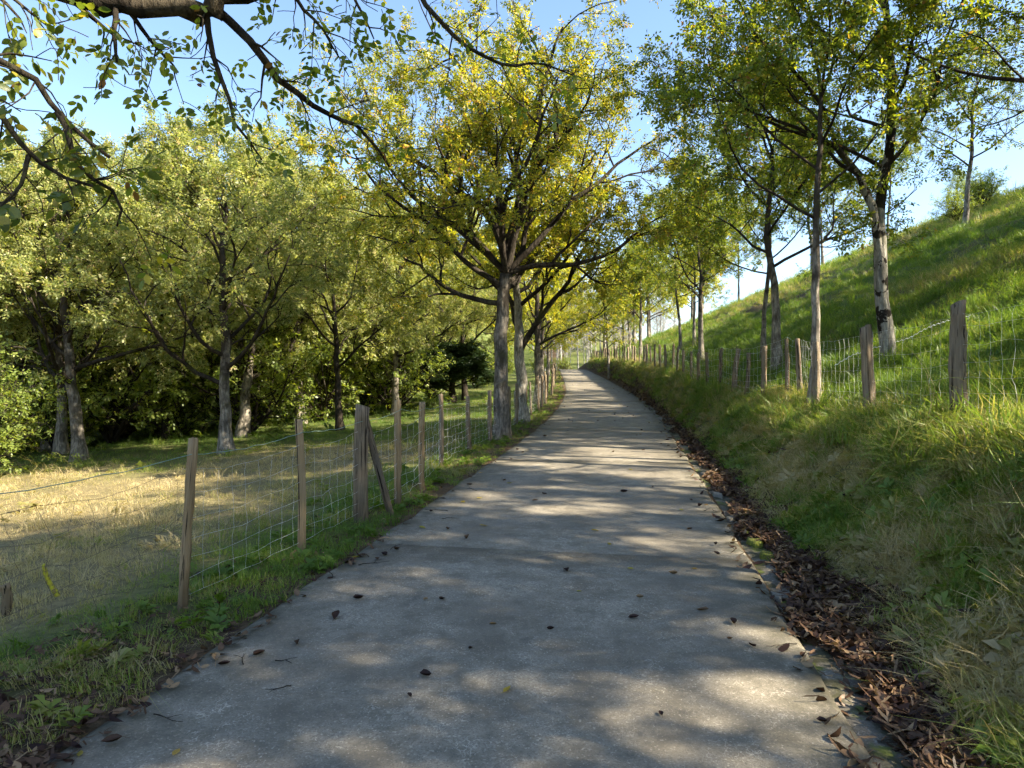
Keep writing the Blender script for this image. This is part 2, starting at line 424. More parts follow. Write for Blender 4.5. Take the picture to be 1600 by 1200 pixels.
def bare(x, y):
    th = x - xc(y) - sfen(y)
    return smooth(.10, .30, fbm(x * .33 + 20, y * .13 + 1)) * smooth(3, 6, th) * smooth(.0, .25, fbm(x * 1.1, y * .7) + .2)
def dryness(x, y):
    s = x - xc(y); t = -s
    field = (.62 + .5 * fbm(x * .5 + 2, y * .5)) * smooth(2.7, 4.2, t) * smooth(20.5, 15.0, y + .12 * (t - 6) + 5 * fbm(x * .45, y * .45 + 9)) + .25 * smooth(3, 4, t) * smooth(24, 17, y)
    field = np.minimum(field, .9) + .15
    sf = sfen(y)
    bank = .42 + .0 * s
    hill = .20 + .34 * smooth(.1, .45, fbm(x * .25 + 8, y * .12)) + .22 * smooth(6, 20, s - sf)
    d = np.where(s > sf, hill, np.where(s > 0, bank, field))
    return d + .38 * fbm(x * .9, y * .9)

# ------------------------------------------------------------------ ground: one sheet to the horizon
def axis(*segs):
    r = []
    for a, b, n in segs: r += list(np.linspace(a, b, n, endpoint=False))
    return np.array(r + [segs[-1][1]])
S_ax = axis((-1200, -200, 8), (-200, -60, 16), (-60, -20, 30), (-20, -4, 44), (-4, -1.55, 22), (-1.55, 1.55, 4), (1.55, 5, 40), (5, 14, 36), (14, 36, 40), (36, 80, 14), (80, 1200, 12))
Y_ax = axis((-60, -4, 16), (-4, 2, 16), (2, 14, 70), (14, 40, 80), (40, 100, 70), (100, 240, 35), (240, 2500, 20))
SS, YY = np.meshgrid(S_ax, Y_ax)
XX = SS + xc(YY)
ZZ = gz(XX, YY) - 0.012 - 0.14 * (np.abs(SS) < 1.6)
nS, nY = len(S_ax), len(Y_ax)
I = np.arange(nY - 1)[:, None] * nS + np.arange(nS - 1)[None, :]
quads = np.stack([I, I + 1, I + 1 + nS, I + nS], -1).reshape(-1, 4)
soil = np.clip(smooth(2.75, 2.2, np.abs(SS)) * 1.0 + .5 * smooth(-3.2, -2.4, SS) * smooth(0, -1, SS) * smooth(7, 3, YY) + .25 * smooth(.05, .3, fbm(XX * .8, YY * .8)) * (SS > 2.3) * (SS < sfen(YY)) + .8 * bare(XX, YY) * (SS > 4), 0, 1)
ground = obj('ground', mesh_from('ground', np.stack([XX, YY, ZZ], -1).reshape(-1, 3), quads, M['turf'], True,
             {'dry': ('POINT', np.clip(dryness(XX, YY), 0, 1).ravel()), 'soil': ('POINT', soil.ravel())}))
tag(ground, 'grassy ground of field, bank and sloping hillside', 'ground', kind='structure')

# ------------------------------------------------------------------ road: concrete slabs poured one after another
road = empty('road'); tag(road, 'narrow grey concrete lane climbing gently between fences', 'road', kind='structure')
dxc = lambda d: (xc(d + .05) - xc(d - .05)) / .1
def slab(d0, d1, k):
    n_al = 10; n_ac = 14
    ds = np.linspace(d0 + .011, d1 - .011, n_al + 1)
    ss = np.concatenate([[-1], -1 + np.array([.02, .06]), np.linspace(-.85, .85, n_ac - 5), 1 - np.array([.06, .02]), [1]])
    D, Sg = np.meshgrid(ds, ss, indexing='ij')
    rag = .05 * fbm(D * 1.6 + 40 * (Sg > 0), 0 * D + 3.3) + .025 * fbm(D * 6, 0 * D + 7 + 5 * (Sg > 0))
    Sx = Sg * RW + np.where(np.abs(Sg) > .9, rag * np.sign(Sg), 0)
    X = xc(D) + Sx; Y = D - dxc(D) * Sx
    Z = zr(Y) + .012 * fbm(X * .7, Y * .7) + .004 * (k % 2) - .012 * (np.abs(Sg) > .985)
    top = np.stack([X, Y, Z], -1); nr, nc = X.shape
    V = list(top.reshape(-1, 3)); I = np.arange(nr - 1)[:, None] * nc + np.arange(nc - 1)[None, :]
    Q = np.stack([I, I + 1, I + 1 + nc, I + nc], -1).reshape(-1, 4)[:, ::-1]
    loop = list(range(nc)) + [i * nc + nc - 1 for i in range(1, nr)] + [(nr - 1) * nc + j for j in range(nc - 2, -1, -1)] + [i * nc for i in range(nr - 2, 0, -1)]
    b = len(V); V += [V[i] - np.array([0, 0, .13]) for i in loop]
    L = len(loop)
    Q2 = np.array([[loop[i], loop[(i + 1) % L], b + (i + 1) % L, b + i] for i in range(L)])
    edge = np.concatenate([smooth(.72, 1.0, np.abs(Sg)).ravel(), np.ones(L)])
    je = np.minimum(np.abs(D - d0), np.abs(D - d1)).ravel()
    return mesh_from('slab', np.array(V), [np.vstack([Q[:, ::-1], Q2[:, ::-1]])], M['concrete'], False, {'edge': ('POINT', edge)})
edges = [-6, .2, 6.35, 12.5, 18.6, 24.7, 30.8, 37, 43, 49, 55, 61, 67, 73, 79, 85, 91, 97, 103, 109, 115]
for k in range(len(edges) - 1):
    obj('slab', slab(edges[k], edges[k + 1], k), road)

# broken concrete gutter between lane and bank
gd = np.linspace(-3, 60, 260); gs = np.array([1.60, 1.74, 1.82, 1.90, 2.0, 2.10, 2.22, 2.36])
D, Sg = np.meshgrid(gd, gs, indexing='ij')
X = xc(D) + Sg; Y = D
prof = np.interp(Sg, [1.60, 1.74, 1.82, 2.0, 2.22, 2.36], [-.06, -.05, -.04, -.045, -.015, -.10])
Z = zr(Y) + prof + .05 * fbm(X * 3, Y * 3) * (Sg > 1.7) + .02 * fbm(X * 9, Y * 9)
I = np.arange(len(gd) - 1)[:, None] * len(gs) + np.arange(len(gs) - 1)[None, :]
g = obj('gutter', mesh_from('gutter', np.stack([X, Y, Z], -1).reshape(-1, 3), np.stack([I, I + 1, I + 1 + len(gs), I + len(gs)], -1).reshape(-1, 4), M['gutter'], True))
tag(g, 'broken mossy concrete gutter along the foot of the bank', 'gutter', kind='structure')

# ------------------------------------------------------------------ scattering (grass, litter) on vertices
def scatter(name, P, rot, scl, idx, dry, sources, label, cat):
    me = bpy.data.meshes.new(name)
    P = np.asarray(P, np.float32)
    me.vertices.add(len(P)); me.vertices.foreach_set('co', P.ravel())
    a = me.attributes.new('rot', 'FLOAT_VECTOR', 'POINT'); a.data.foreach_set('vector', np.asarray(rot, np.float32).ravel())
    a = me.attributes.new('scl', 'FLOAT_VECTOR', 'POINT'); a.data.foreach_set('vector', np.asarray(scl, np.float32).ravel())
    a = me.attributes.new('idx', 'INT', 'POINT'); a.data.foreach_set('value', np.asarray(idx, np.int32))
    a = me.attributes.new('dry', 'FLOAT', 'POINT'); a.data.foreach_set('value', np.asarray(dry, np.float32))
    o = obj(name, me); tag(o, label, cat, kind='stuff')
    ng = bpy.data.node_groups.new(name + '_scatter', 'GeometryNodeTree')
    ng.interface.new_socket('Geometry', in_out='INPUT', socket_type='NodeSocketGeometry')
    ng.interface.new_socket('Geometry', in_out='OUTPUT', socket_type='NodeSocketGeometry')
    gi = ng.nodes.new('NodeGroupInput'); go = ng.nodes.new('NodeGroupOutput')
    ci = ng.nodes.new('GeometryNodeCollectionInfo'); ci.inputs['Collection'].default_value = sources
    ci.inputs['Separate Children'].default_value = True; ci.inputs['Reset Children'].default_value = True
    ip = ng.nodes.new('GeometryNodeInstanceOnPoints'); ip.inputs['Pick Instance'].default_value = True
    def na(n, t):
        x = ng.nodes.new('GeometryNodeInputNamedAttribute'); x.data_type = t; x.inputs['Name'].default_value = n
        return x.outputs['Attribute']
    ng.links.new(gi.outputs[0], ip.inputs['Points']); ng.links.new(ci.outputs[0], ip.inputs['Instance'])
    ng.links.new(na('idx', 'INT'), ip.inputs['Instance Index'])
    ng.links.new(na('rot', 'FLOAT_VECTOR'), ip.inputs['Rotation'])
    ng.links.new(na('scl', 'FLOAT_VECTOR'), ip.inputs['Scale'])
    ng.links.new(ip.outputs[0], go.inputs[0])
    md = o.modifiers.new('scatter', 'NODES'); md.node_group = ng
    return o

def tuft(rng, n, h, spread, bend, width, droop=0.0, segs=3):
    """blades of grass; returns mesh with per-face rnd"""
    V = []; Q = []; T = []; rnd = []; rt = []
    for b in range(n):
        a = rng.uniform(0, 2 * math.pi); r = spread * math.sqrt(rng.rand())
        p = np.array([r * math.cos(a), r * math.sin(a), -.01])
        da = a + rng.normal(0, .9); out = np.array([math.cos(da), math.sin(da), 0])
        side = np.array([-out[1], out[0], 0])
        L = h * rng.uniform(.45, 1.1); lean = rng.uniform(.1, 1) * bend; w = width * rng.uniform(.7, 1.3)
        i0 = len(V); q = rng.rand()
        for k in range(segs + 1):
            f = k / segs
            c = p + out * L * lean * f * f + np.array([0, 0, 1]) * L * (f - .5 * lean * f * f - droop * rng.uniform(.5, 1) * f ** 3)
            if k < segs:
                ww = w * (1 - .75 * f); V += [c - side * ww, c + side * ww]
            else: V.append(c)
        for k in range(segs - 1):
            Q.append([i0 + 2*k, i0 + 2*k + 1, i0 + 2*k + 3, i0 + 2*k + 2]); rnd.append(q)
        T.append([i0 + 2*(segs-1), i0 + 2*(segs-1) + 1, i0 + 2*segs]); rt.append(q)
    return mesh_from('tuft', np.array(V), [np.array(Q), np.array(T)], M['grass'], False, {'rnd': ('FACE', np.array(rnd + rt))})

def weed(rng, n, r, up):
    V = []; Q = []; rnd = []
    for b in range(n):
        a = rng.uniform(0, 2 * math.pi); o = np.array([math.cos(a), math.sin(a), 0]); s = np.array([-o[1], o[0], 0])
        L = r * rng.uniform(.5, 1); w = L * .22; c0 = o * rng.uniform(0, .3) * r + np.array([0, 0, rng.uniform(0, up)])
        z = rng.uniform(.1, .5) * L; i0 = len(V); q = rng.rand() * .4
        V += [c0, c0 + o * L * .5 - s * w + [0, 0, z], c0 + o * L + [0, 0, z * .7], c0 + o * L * .5 + s * w + [0, 0, z]]
        Q.append([i0, i0 + 1, i0 + 2, i0 + 3]); rnd.append(q)
    return mesh_from('weed', np.array(V), np.array(Q), M['grass'], False, {'rnd': ('FACE', np.array(rnd))})

rng = np.random.RandomState(5)
tufts = bpy.data.collections.new('tuft_sources')
def src(coll, name, me):
    o = bpy.data.objects.new(name, me); coll.objects.link(o)
# sorted by name inside the collection: a.. = short, c.. = long, e.. = straw, g.. = weed
for i in range(3): src(tufts, 'a%d' % i, tuft(rng, 46, .11, .17, .8, .0030, 0, 2))
for i in range(3): src(tufts, 'c%d' % i, tuft(rng, 32, .24, .12, .85, .0040, .10, 3))
for i in range(2): src(tufts, 'e%d' % i, tuft(rng, 34, .34, .16, 1.5, .0024, .45, 3))
for i in range(2): src(tufts, 'g%d' % i, weed(rng, 22, .13, .10))
SHORT, LONG, STRAW, WEED = (0, 1, 2), (3, 4, 5), (6, 7), (8, 9)

def pts(n, s0, s1, y0, y1, seed, p=1.6, rel=None):
    """points with density falling off along the road; s measured from the lane's centre (or from the bank's crest)"""
    r = np.random.RandomState(seed)
    u = r.rand(n); e = 1 - p
    y = (y0 ** e + u * (y1 ** e - y0 ** e)) ** (1 / e) if abs(e) > 1e-3 else y0 * (y1 / y0) ** u
    a = s0 if not callable(s0) else s0(y); b = s1 if not callable(s1) else s1(y)
    s = a + (b - a) * r.rand(n)
    x = xc(y) + s
    return r, x, y, s
def choose(r, n, table):
    k = np.array([t for t, w in table], dtype=object); w = np.array([w for t, w in table], float); w /= w.sum()
    c = r.choice(len(table), n, p=w)
    return np.array([table[i][0][r.randint(len(table[i][0]))] for i in c])
def grass(name, r, x, y, table, h0, h1, dry, label, lean=.25, sink=.0, grow=0.0, clump=0.0):
    n = len(x); z = gz(x, y) - sink
    rot = np.stack([r.normal(0, lean, n), r.normal(0, lean, n), r.uniform(0, 6.283, n)], -1)
    k = r.uniform(h0, h1, n) * (1 + grow * np.clip(y, 0, 90)) * (1 + clump * np.clip(fbm(x * 1.9 + 3, y * 1.9), -.5, .8))
    scl = np.stack([k * r.uniform(.9, 1.3, n), k * r.uniform(.9, 1.3, n), k * r.uniform(.7, 1.15, n)], -1)
    scatter(name, np.stack([x, y, z], -1), rot, scl, choose(r, n, table), dry, tufts, label, 'grass')

# verge on the field side
r, x, y, s = pts(2900, -2.9, -1.80, 1.3, 90, 1, 1.5)
keep = r.rand(len(x)) < np.where(y < 5.5, .10 + .8 * smooth(.0, .35, fbm(x * 2.2, y * 2.2)) + .25 * smooth(3.6, 5, y), .95)
x, y = x[keep], y[keep]
grass('verge_grass', r, x, y, [(SHORT, 5), (LONG, 1.6), (WEED, 1.2), (STRAW, 1)], .4, .8, np.clip(.30 + .7 * fbm(x * 1.5, y * 1.5) + .25 * smooth(8, 3, y), 0, 1), 'bright green grass along the lane edge below the field fence', grow=.008)
# field
r, x, y, s = pts(13000, -24, -2.7, 3.0, 46, 2, 1.35)
dr = np.clip(dryness(x, y) - .05, 0, 1)
grass('field_grass', r, x, y, [(SHORT, 7), (STRAW, .9), (LONG, .4), (WEED, .3)], .4, .8, dr, 'dry straw coloured and green short grass of the field', lean=.4, grow=.022, clump=1.0)
# bank
r, x, y, s = pts(17000, 2.28, lambda y: sfen(y) + .3, 1.6, 95, 3, 1.45)
b0 = np.minimum(2.3, sfen(y) - .75)
uu = (s - 2.2) / (sfen(y) - 2.2)
x = np.where(s < b0, x, x)
dr = np.clip(.62 + .9 * fbm(x * 1.1, y * .9) + .5 * fbm(x * 3.1 + 4, y * 3.1) + .12 * uu, 0, 1)
grass('bank_grass', r, x, y, [(SHORT, 4), (LONG, 2.4), (STRAW, 1.8), (WEED, 2.4)], .4, .8, dr, 'tangled long grass and straw on the roadside bank', lean=.5, grow=.012, clump=.9)
# tall tufts under the bank fence
r, x, y, s = pts(1900, lambda y: sfen(y) - .55, lambda y: sfen(y) + .15, 4, 95, 4, 1.4)
grass('fence_grass', r, x, y, [(LONG, 4), (STRAW, 2), (SHORT, 2)], .8, 1.5, np.clip(.38 + .5 * fbm(x * 1.3, y * 1.3), 0, 1), 'tall uncut tufts of grass under the bank fence', lean=.3, grow=.004, clump=.9)
# hillside
r, x, y, s = pts(24000, lambda y: sfen(y) + .2, lambda y: sfen(y) + np.minimum(32, 3 + .75 * y), 4.5, 100, 6, 1.25)
k = r.rand(len(x)) > .85 * bare(x, y); x, y = x[k], y[k]
dr = np.clip(dryness(x, y) + .3 * bare(x, y), 0, 1)
grass('hillside_grass', r, x, y, [(SHORT, 5), (LONG, 3), (STRAW, .5)], .7, 1.15, dr, 'green pasture grass covering the sloping hillside', lean=.35, grow=.026, clump=.8)

# ------------------------------------------------------------------ fallen leaves
def leaf_mesh(name, mat, L=1.0, W=.5, curl=.3, twist=.2, stalk=True, seed=0, nx=4):
    r = np.random.RandomState(seed)
    us = np.linspace(0, 1, nx + 1); V = []; Q = []
    prof = np.sin(np.pi * us ** .85) ** .8
    for i, u in enumerate(us):
        for j, v in enumerate((-1, 0, 1)):
            w = W / 2 * (prof[i] if 0 < i < nx else .03)
            cz = curl * (abs(v) * w * 1.2 + .35 * (u - .5) ** 2 * 2) + twist * (u - .5) * v * w
            V.append([(u - .5) * L, v * w, cz * L * .9 + r.normal(0, .012) * L])
    for i in range(nx):
        for j in range(2): Q.append([i*3 + j, i*3 + j + 1, i*3 + j + 4, i*3 + j + 3])
    V = np.array(V); V[:, 2] -= V[:, 2].min() - .004
    if stalk:
        b = len(V); V = np.vstack([V, [[-.5 * L, -.012, V[1, 2]], [-.5 * L, .012, V[1, 2]], [-.85 * L, .06, .01], [-.85 * L, .04, .01]]]); Q.append([b, b + 1, b + 2, b + 3])
    return mesh_from(name, V, np.array(Q), mat, True)
litter = bpy.data.collections.new('litter_sources')
for i in range(6): src(litter, 'l%d' % i, leaf_mesh('litter_leaf', M['dead_brown'] if i < 4 else M['dead_dark'], .085, .042, [.3, .9, .5, 1.3, .15, .7][i], [.2, -.6, .9, .3, -1, .5][i], seed=i))
def drop(name, n, s0, s1, y0, y1, seed, p, label, smin=.7, smax=1.25, lift=.04, mask=None, zfun=None, tilt=.45):
    r, x, y, s = pts(n, s0, s1, y0, y1, seed, p)
    if mask is not None:
        k = mask(r, x, y, s); x, y, s = x[k], y[k], s[k]
    n = len(x); z = (gz(x, y) if zfun is None else zfun(x, y)) + r.rand(n) * lift
    rot = np.stack([r.normal(0, tilt, n), r.normal(0, tilt, n), r.uniform(0, 6.283, n)], -1)
    k = r.uniform(smin, smax, n) * (1 + .006 * y)
    scatter(name, np.stack([x, y, z], -1), rot, np.stack([k, k, k], -1), r.randint(0, 6, n), np.zeros(n), litter, label, 'leaf litter')
drop('leaf_litter', 19000, lambda y: 1.90 + .09 * np.sin(y * 2.3) + .06 * np.sin(y * 5.1), lambda y: 2.42 + .13 * np.sin(y * 1.7) + .07 * np.sin(y * 4.3) - .25 * smooth(20, 40, y), 1.2, 85, 21, 1.5, 'thick drift of brown dead leaves filling the gutter', lift=.07)
drop('sparse_litter', 1500, 1.62, 2.05, 1.2, 60, 22, 1.5, 'thinner scatter of dead leaves on the mossy gutter edge', lift=.01, mask=lambda r, x, y, s: r.rand(len(x)) < .15 + .7 * smooth(0, .3, fbm(x * 3, y * 3)))
drop('verge_litter', 5200, -3.0, -1.62, 1.2, 30, 23, 1.9, 'dead brown leaves caught in the grass of the lane verge', lift=.03, tilt=.3, smin=.5, smax=1.0, mask=lambda r, x, y, s: r.rand(len(x)) < .25 + .75 * smooth(5.5, 3, y) + .5 * smooth(0, .3, fbm(x * 2, y * 2)))
drop('bank_litter', 260, 2.4, 3.8, 1.6, 30, 24, 1.6, 'a few dead leaves lodged in the bank grass', lift=.12)

def ray_ground(u, v, f=lambda x, y: zr(y)):
    X = (u - 800) / 1100; Zs = (600 - v) / 1100
    lo, hi = .5, 90.0
    for _ in range(50):
        mid = (lo + hi) / 2
        if 1.6 + Zs * mid > float(f(X * mid, mid)): lo = mid
        else: hi = mid
    return X * lo, lo
spot = [(560,937,'k',.09),(525,966,'k',.12),(405,1024,'b',.12),(465,1008,'b',.09),(337,1034,'b',.13),(350,1040,'k',.08),(666,1058,'k',.09),(790,1080,'y',.10),(770,977,'b',.07),
        (665,938,'b',.06),(690,938,'k',.08),(885,893,'k',.11),(985,890,'y',.07),(1052,898,'b',.09),(1145,975,'k',.10),(1175,1011,'k',.07),(990,967,'k',.09),(1255,1028,'b',.09),
        (1098,955,'b',.10),(755,822,'y',.10),(730,842,'b',.12),(930,830,'y',.10),(1078,828,'b',.10),(975,770,'k',.12),(700,828,'b',.11),(660,825,'y',.10),(600,868,'k',.12),(590,875,'b',.10),
        (555,872,'y',.10),(620,860,'b',.09),(545,880,'k',.13),(1120,867,'b',.08),(1118,852,'k',.08),(952,851,'y',.08),(1085,890,'y',.06),(1033,1118,'k',.05),(735,1015,'k',.05),(275,1178,'y',.06),(175,1162,'b',.10),(125,1180,'y',.05),
        (640,1090,'k',.05),(1285,1130,'k',.06),(860,985,'k',.06),(1140,1000,'b',.06),(905,925,'y',.05),(1000,935,'b',.07)]
LM = {'k': [leaf_mesh('fallen_leaf', M['dead_dark'], 1, .55, .9, .5, seed=31), leaf_mesh('fallen_leaf', M['dead_dark'], 1, .5, 1.3, -.9, seed=32)],
      'b': [leaf_mesh('fallen_leaf', M['dead_brown'], 1, .5, .8, .6, seed=33), leaf_mesh('fallen_leaf', M['dead_brown'], 1, .42, 1.4, -.3, seed=34)],
      'y': [leaf_mesh('fallen_leaf', M['dead_yellow'], 1, .55, .35, .3, seed=35), leaf_mesh('fallen_leaf', M['dead_yellow'], 1, .6, .15, -.4, seed=36)]}
LT = {'k': ('dark curled dead leaf lying on the grey concrete lane', 'dark leaves on the lane'), 'b': ('dry brown dead leaf lying on the grey concrete lane', 'brown leaves on the lane'), 'y': ('flat yellow fallen leaf lying on the grey concrete lane', 'yellow leaves on the lane')}
rr = np.random.RandomState(77)
def fallen(x, y, k, L):
    o = obj('fallen_leaf', LM[k][rr.randint(2)], None, (x, y, float(zr(y)) + .008), (rr.normal(0, .12), rr.normal(0, .12) - .02, rr.uniform(0, 6.28)), L)
    tag(o, LT[k][0], 'leaf', LT[k][1])
for u, v, k, L in spot:
    x, y = ray_ground(u, v); fallen(x, y, k, L * .85)
for i in range(110):
    y = 8 + 52 * rr.rand() ** 1.3; s = rr.uniform(-1.6, 1.6) if rr.rand() < .5 else rr.choice([-1, 1]) * (1.65 - abs(rr.normal(0, .35)))
    fallen(float(xc(y)) + s, y, rr.choice(['k', 'k', 'b', 'b', 'y']), rr.uniform(.05, .10))

# ------------------------------------------------------------------ trees
def unit(v):
    v = np.asarray(v, float); return v / (np.linalg.norm(v) + 1e-9)
UP = np.array([0, 0, 1.0])
def wander(rng, p, d, L, n, jit, up):
    P = [np.array(p, float)]; d = unit(d)
    for i in range(n):
        d = unit(d + rng.normal(0, jit, 3) + UP * up)
        P.append(P[-1] + d * L / n)
    return np.array(P)
def away(rng, t, ang, az):
    a = unit(np.cross(t, [0.3, 0.7, 0.2])); b = np.cross(t, a)
    return unit(t * math.cos(ang) + (a * math.cos(az) + b * math.sin(az)) * math.sin(ang))

class Tree:
    def __init__(self, seed, n=(6, 6, 5, 4), ratio=(.8, .5, .45, .45), ang=(.6, .85, .85, .8), jit=(.06, .14, .2, .25), up=(.02, .05, .02, .0), thick=.62, sides=(9, 7, 5, 4, 3), minr=.004, gap=.22):
        self.rng = np.random.RandomState(seed); self.n = n; self.ratio = ratio; self.ang = ang; self.jit = jit; self.up = up
        self.thick = thick; self.sides = sides; self.minr = minr; self.gap = gap
        self.trunk = Acc(); self.limbs = Acc(); self.twigs = []
    def stem(self, P, r0, r1, flare=1.35):
        P = np.asarray(P, float); n = len(P)
        # resample smoothly with small kinks
        tt = np.linspace(0, 1, n); k = max(8, int(np.linalg.norm(P[-1] - P[0]) / .35)); q = np.linspace(0, 1, k)
        Q = np.stack([spline(tt, P[:, i])(q) for i in range(3)], -1) if n > 2 else np.stack([np.interp(q, tt, P[:, i]) for i in range(3)], -1)
        Q[1:, :2] += self.rng.normal(0, r0 * .12, (k - 1, 2))
        R = r0 + (r1 - r0) * q; R = R * (1 + (flare - 1) * 1.6 * np.exp(-q * 16)) * (1 + self.rng.normal(0, .035, k))
        self.trunk.tube(Q, R, 12); return Q, R
    def branch(self, p, d, L, r, lev, last):
        rng = self.rng; i = min(lev, len(self.jit) - 1)
        n = max(3, int(L / (.42, .38, .26, .16, .12)[min(lev, 4)]))
        P = wander(rng, p, d, L, n, self.jit[i], self.up[i])
        R = np.maximum(r * (1 - .78 * np.linspace(0, 1, n + 1) ** 1.1), self.minr)
        self.limbs.tube(P, R, self.sides[min(lev, 4)], cap=lev < 3)
        self.sprout(P, R, L, lev, last)
    def sprout(self, P, R, L, lev, last):
        rng = self.rng; n = len(P) - 1
        if lev >= last: self.twigs.append((P[0], P[-1])); return
        if lev == last - 1: self.twigs.append((P[n // 2], P[-1]))
        i = min(lev, len(self.n) - 1); m = self.n[i]; az = rng.uniform(0, 6.28)
        for j in range(m):
            f = self.gap + (1 - self.gap) * (j + rng.uniform(.2, .9)) / m
            k = min(n - 1, int(f * n)); c = P[k] + (P[k + 1] - P[k]) * (f * n - k)
            az += 2.4 + rng.normal(0, .4)
            d = away(rng, unit(P[k + 1] - P[k]), self.ang[i] * rng.uniform(.75, 1.25), az)
            d = unit(d + np.array([0, 0, .12]))
            self.branch(c, d, L * self.ratio[i] * rng.uniform(.7, 1.25) * (1.15 - .45 * f), max(R[k] * self.thick, self.minr), lev + 1, last)
    def leaves(self, per=5, leaflets=5, size=.1, width=.5, droop=.35, seed=0, spread=.9, keep=1.0, six=False):
        r = np.random.RandomState(seed + 99)
        A = np.array([t[0] for t in self.twigs]); B = np.array([t[1] for t in self.twigs])
        if keep < 1: k = r.rand(len(A)) < keep; A, B = A[k], B[k]
        hue = r.normal(0, .13, len(A))
        A = np.repeat(A, per, 0); B = np.repeat(B, per, 0); hue = np.repeat(hue, per)
        f = r.rand(len(A), 1) ** .7; base = A + (B - A) * f
        d = unit_rows((B - A) / (np.linalg.norm(B - A, axis=1, keepdims=True) + 1e-6) * .6 + unit_rows(r.normal(size=base.shape)) * spread + np.array([0, 0, -droop]))
        nrm = unit_rows(np.array([0, 0, 1.0]) + r.normal(0, .55, base.shape))
        side = unit_rows(np.cross(d, nrm)); nrm = np.cross(side, d)
        Lc = size * 2.0 * r.uniform(.7, 1.2, (len(base), 1))
        VV = []; rn = []
        offs = [(.35, 1), (.4, -1), (.68, 1), (.72, -1), (1.0, 0), (.15, 1), (.2, -1)][:leaflets]
        for o, sg in offs:
            n_ = len(base)
            p = base + d * Lc * o
            ld = unit_rows(d * (.55 if sg else 1) + side * sg * .9 + r.normal(0, .22, base.shape) + np.array([0, 0, -.12]))
            ln = unit_rows(nrm + r.normal(0, .4, base.shape)); ls = unit_rows(np.cross(ld, ln))
            ln = np.cross(ls, ld)
            l = size * r.uniform(.65, 1.2, (n_, 1)); w = l * width * .5
            if six: VV.append(np.stack([p, p + ld * l * .28 + ls * w * .85 + ln * l * .05, p + ld * l * .68 + ls * w * .8 + ln * l * .05, p + ld * l, p + ld * l * .68 - ls * w * .8 + ln * l * .05, p + ld * l * .28 - ls * w * .85 + ln * l * .05], 1))
            else: VV.append(np.stack([p, p + ld * l * .5 + ls * w + ln * l * .07, p + ld * l, p + ld * l * .5 - ls * w + ln * l * .07], 1))
            rn.append(np.clip(.42 + hue + r.normal(0, .2, n_) + (r.rand(n_) < .04) * .5, 0, 1))
        V = np.concatenate(VV).reshape(-1, 3); q = np.arange(len(V)).reshape(-1, 6 if six else 4)
        return V, q, np.concatenate(rn)
    def build(self, name, label, cat, bark, limbbark, leafmat, loc, rz=0, scale=1.0, group=None, **lf):
        root = empty(name, loc, rz, scale); tag(root, label, cat, group)
        obj('trunk', self.trunk.mesh('trunk', bark), root)
        if self.limbs.n: obj('branches', self.limbs.mesh('branches', limbbark), root)
        if leafmat is not None:
            V, q, rn = self.leaves(**lf)
            obj('crown', mesh_from('crown', V, q, leafmat, False, {'rnd': ('FACE', rn)}), root)
        return root
def unit_rows(v): return v / (np.linalg.norm(v, axis=-1, keepdims=True) + 1e-9)
def ground_at(x, y, sink=.06): return (x, y, gz1(x, y) - sink)

# big tree by the lane: long limbs from a fork at four metres
t = Tree(3, n=(7, 7, 6, 4), ratio=(.5, .46, .48, .42), ang=(.75, .85, .85, .8), jit=(.06, .15, .2, .25), up=(.02, .045, .015, 0))
Q, R = t.stem([(0, 0, 0), (.02, 0, 1.4), (.03, 0, 2.8), (.12, 0, 4.0)], .18, .145, 1.45)
for d, L, r, h in [((-.42, .1, 1), 5.9, .105, 4.0), ((-.14, -.3, 1), 6.0, .10, 4.0), ((.10, .25, 1), 6.4, .105, 4.0), ((.40, -.1, .95), 5.9, .105, 3.9), ((.8, .3, .65), 5.2, .075, 3.9),
                   ((1, -.15, .22), 4.5, .075, 3.9), ((-1, -.2, .45), 4.7, .075, 3.6), ((-.95, .4, .18), 4.6, .07, 3.3), ((-.75, -.6, .55), 3.9, .075, 3.9), ((.2, -1, .5), 3.6, .075, 3.9), ((.1, 1, .55), 3.9, .075, 3.8), ((.55, .8, .35), 3.7, .07, 3.7), ((-.55, .75, .7), 4.4, .075, 4.0), ((-.75, .05, .85), 5.8, .08, 4.0), ((.75, -.35, .85), 5.6, .08, 4.0), ((0, -.6, .9), 5.0, .08, 4.0)]:
    k = int(np.argmin(abs(Q[:, 2] - h))); t.branch(Q[k], d, L, r, 1, 4)
big_tree = t.build('walnut_tree', 'large spreading tree with yellowing leaves beside the lane fence', 'tree', M['bark_main'], M['bark_dark'], M['leaf_main'], ground_at(-.28, 17), per=6, size=.085, width=.48)

# pale slimmer tree close behind it
t = Tree(8, n=(5, 6, 5, 4), ratio=(.55, .5, .46, .42))
Q, R = t.stem([(0, 0, 0), (-.05, 0, 1.5), (-.12, .1, 3.0), (-.2, .1, 5.0), (-.1, .2, 7)], .19, .08)
for d, L, r, h in [((-.5, .1, .9), 3.8, .07, 2.9), ((.55, .1, .9), 5.0, .1, 2.3), ((.9, -.2, .5), 4.2, .07, 3.6), ((-.8, .3, .5), 4.0, .07, 3.8), ((.1, .9, .6), 4, .07, 4.2), ((.3, -.8, .8), 3.4, .06, 5), ((-.2, .3, 1), 3.4, .07, 6.8), ((.5, .3, .9), 3.2, .06, 6.3)]:
    k = int(np.argmin(abs(Q[:, 2] - h))); t.branch(Q[k], d, L, r, 1, 4)
tree2 = t.build('walnut_tree', 'slim pale grey tree just behind the large spreading one', 'tree', M['bark_pale'], M['bark_dark'], M['leaf_yellow'], ground_at(.32, 21.5), per=3, size=.12, width=.5)

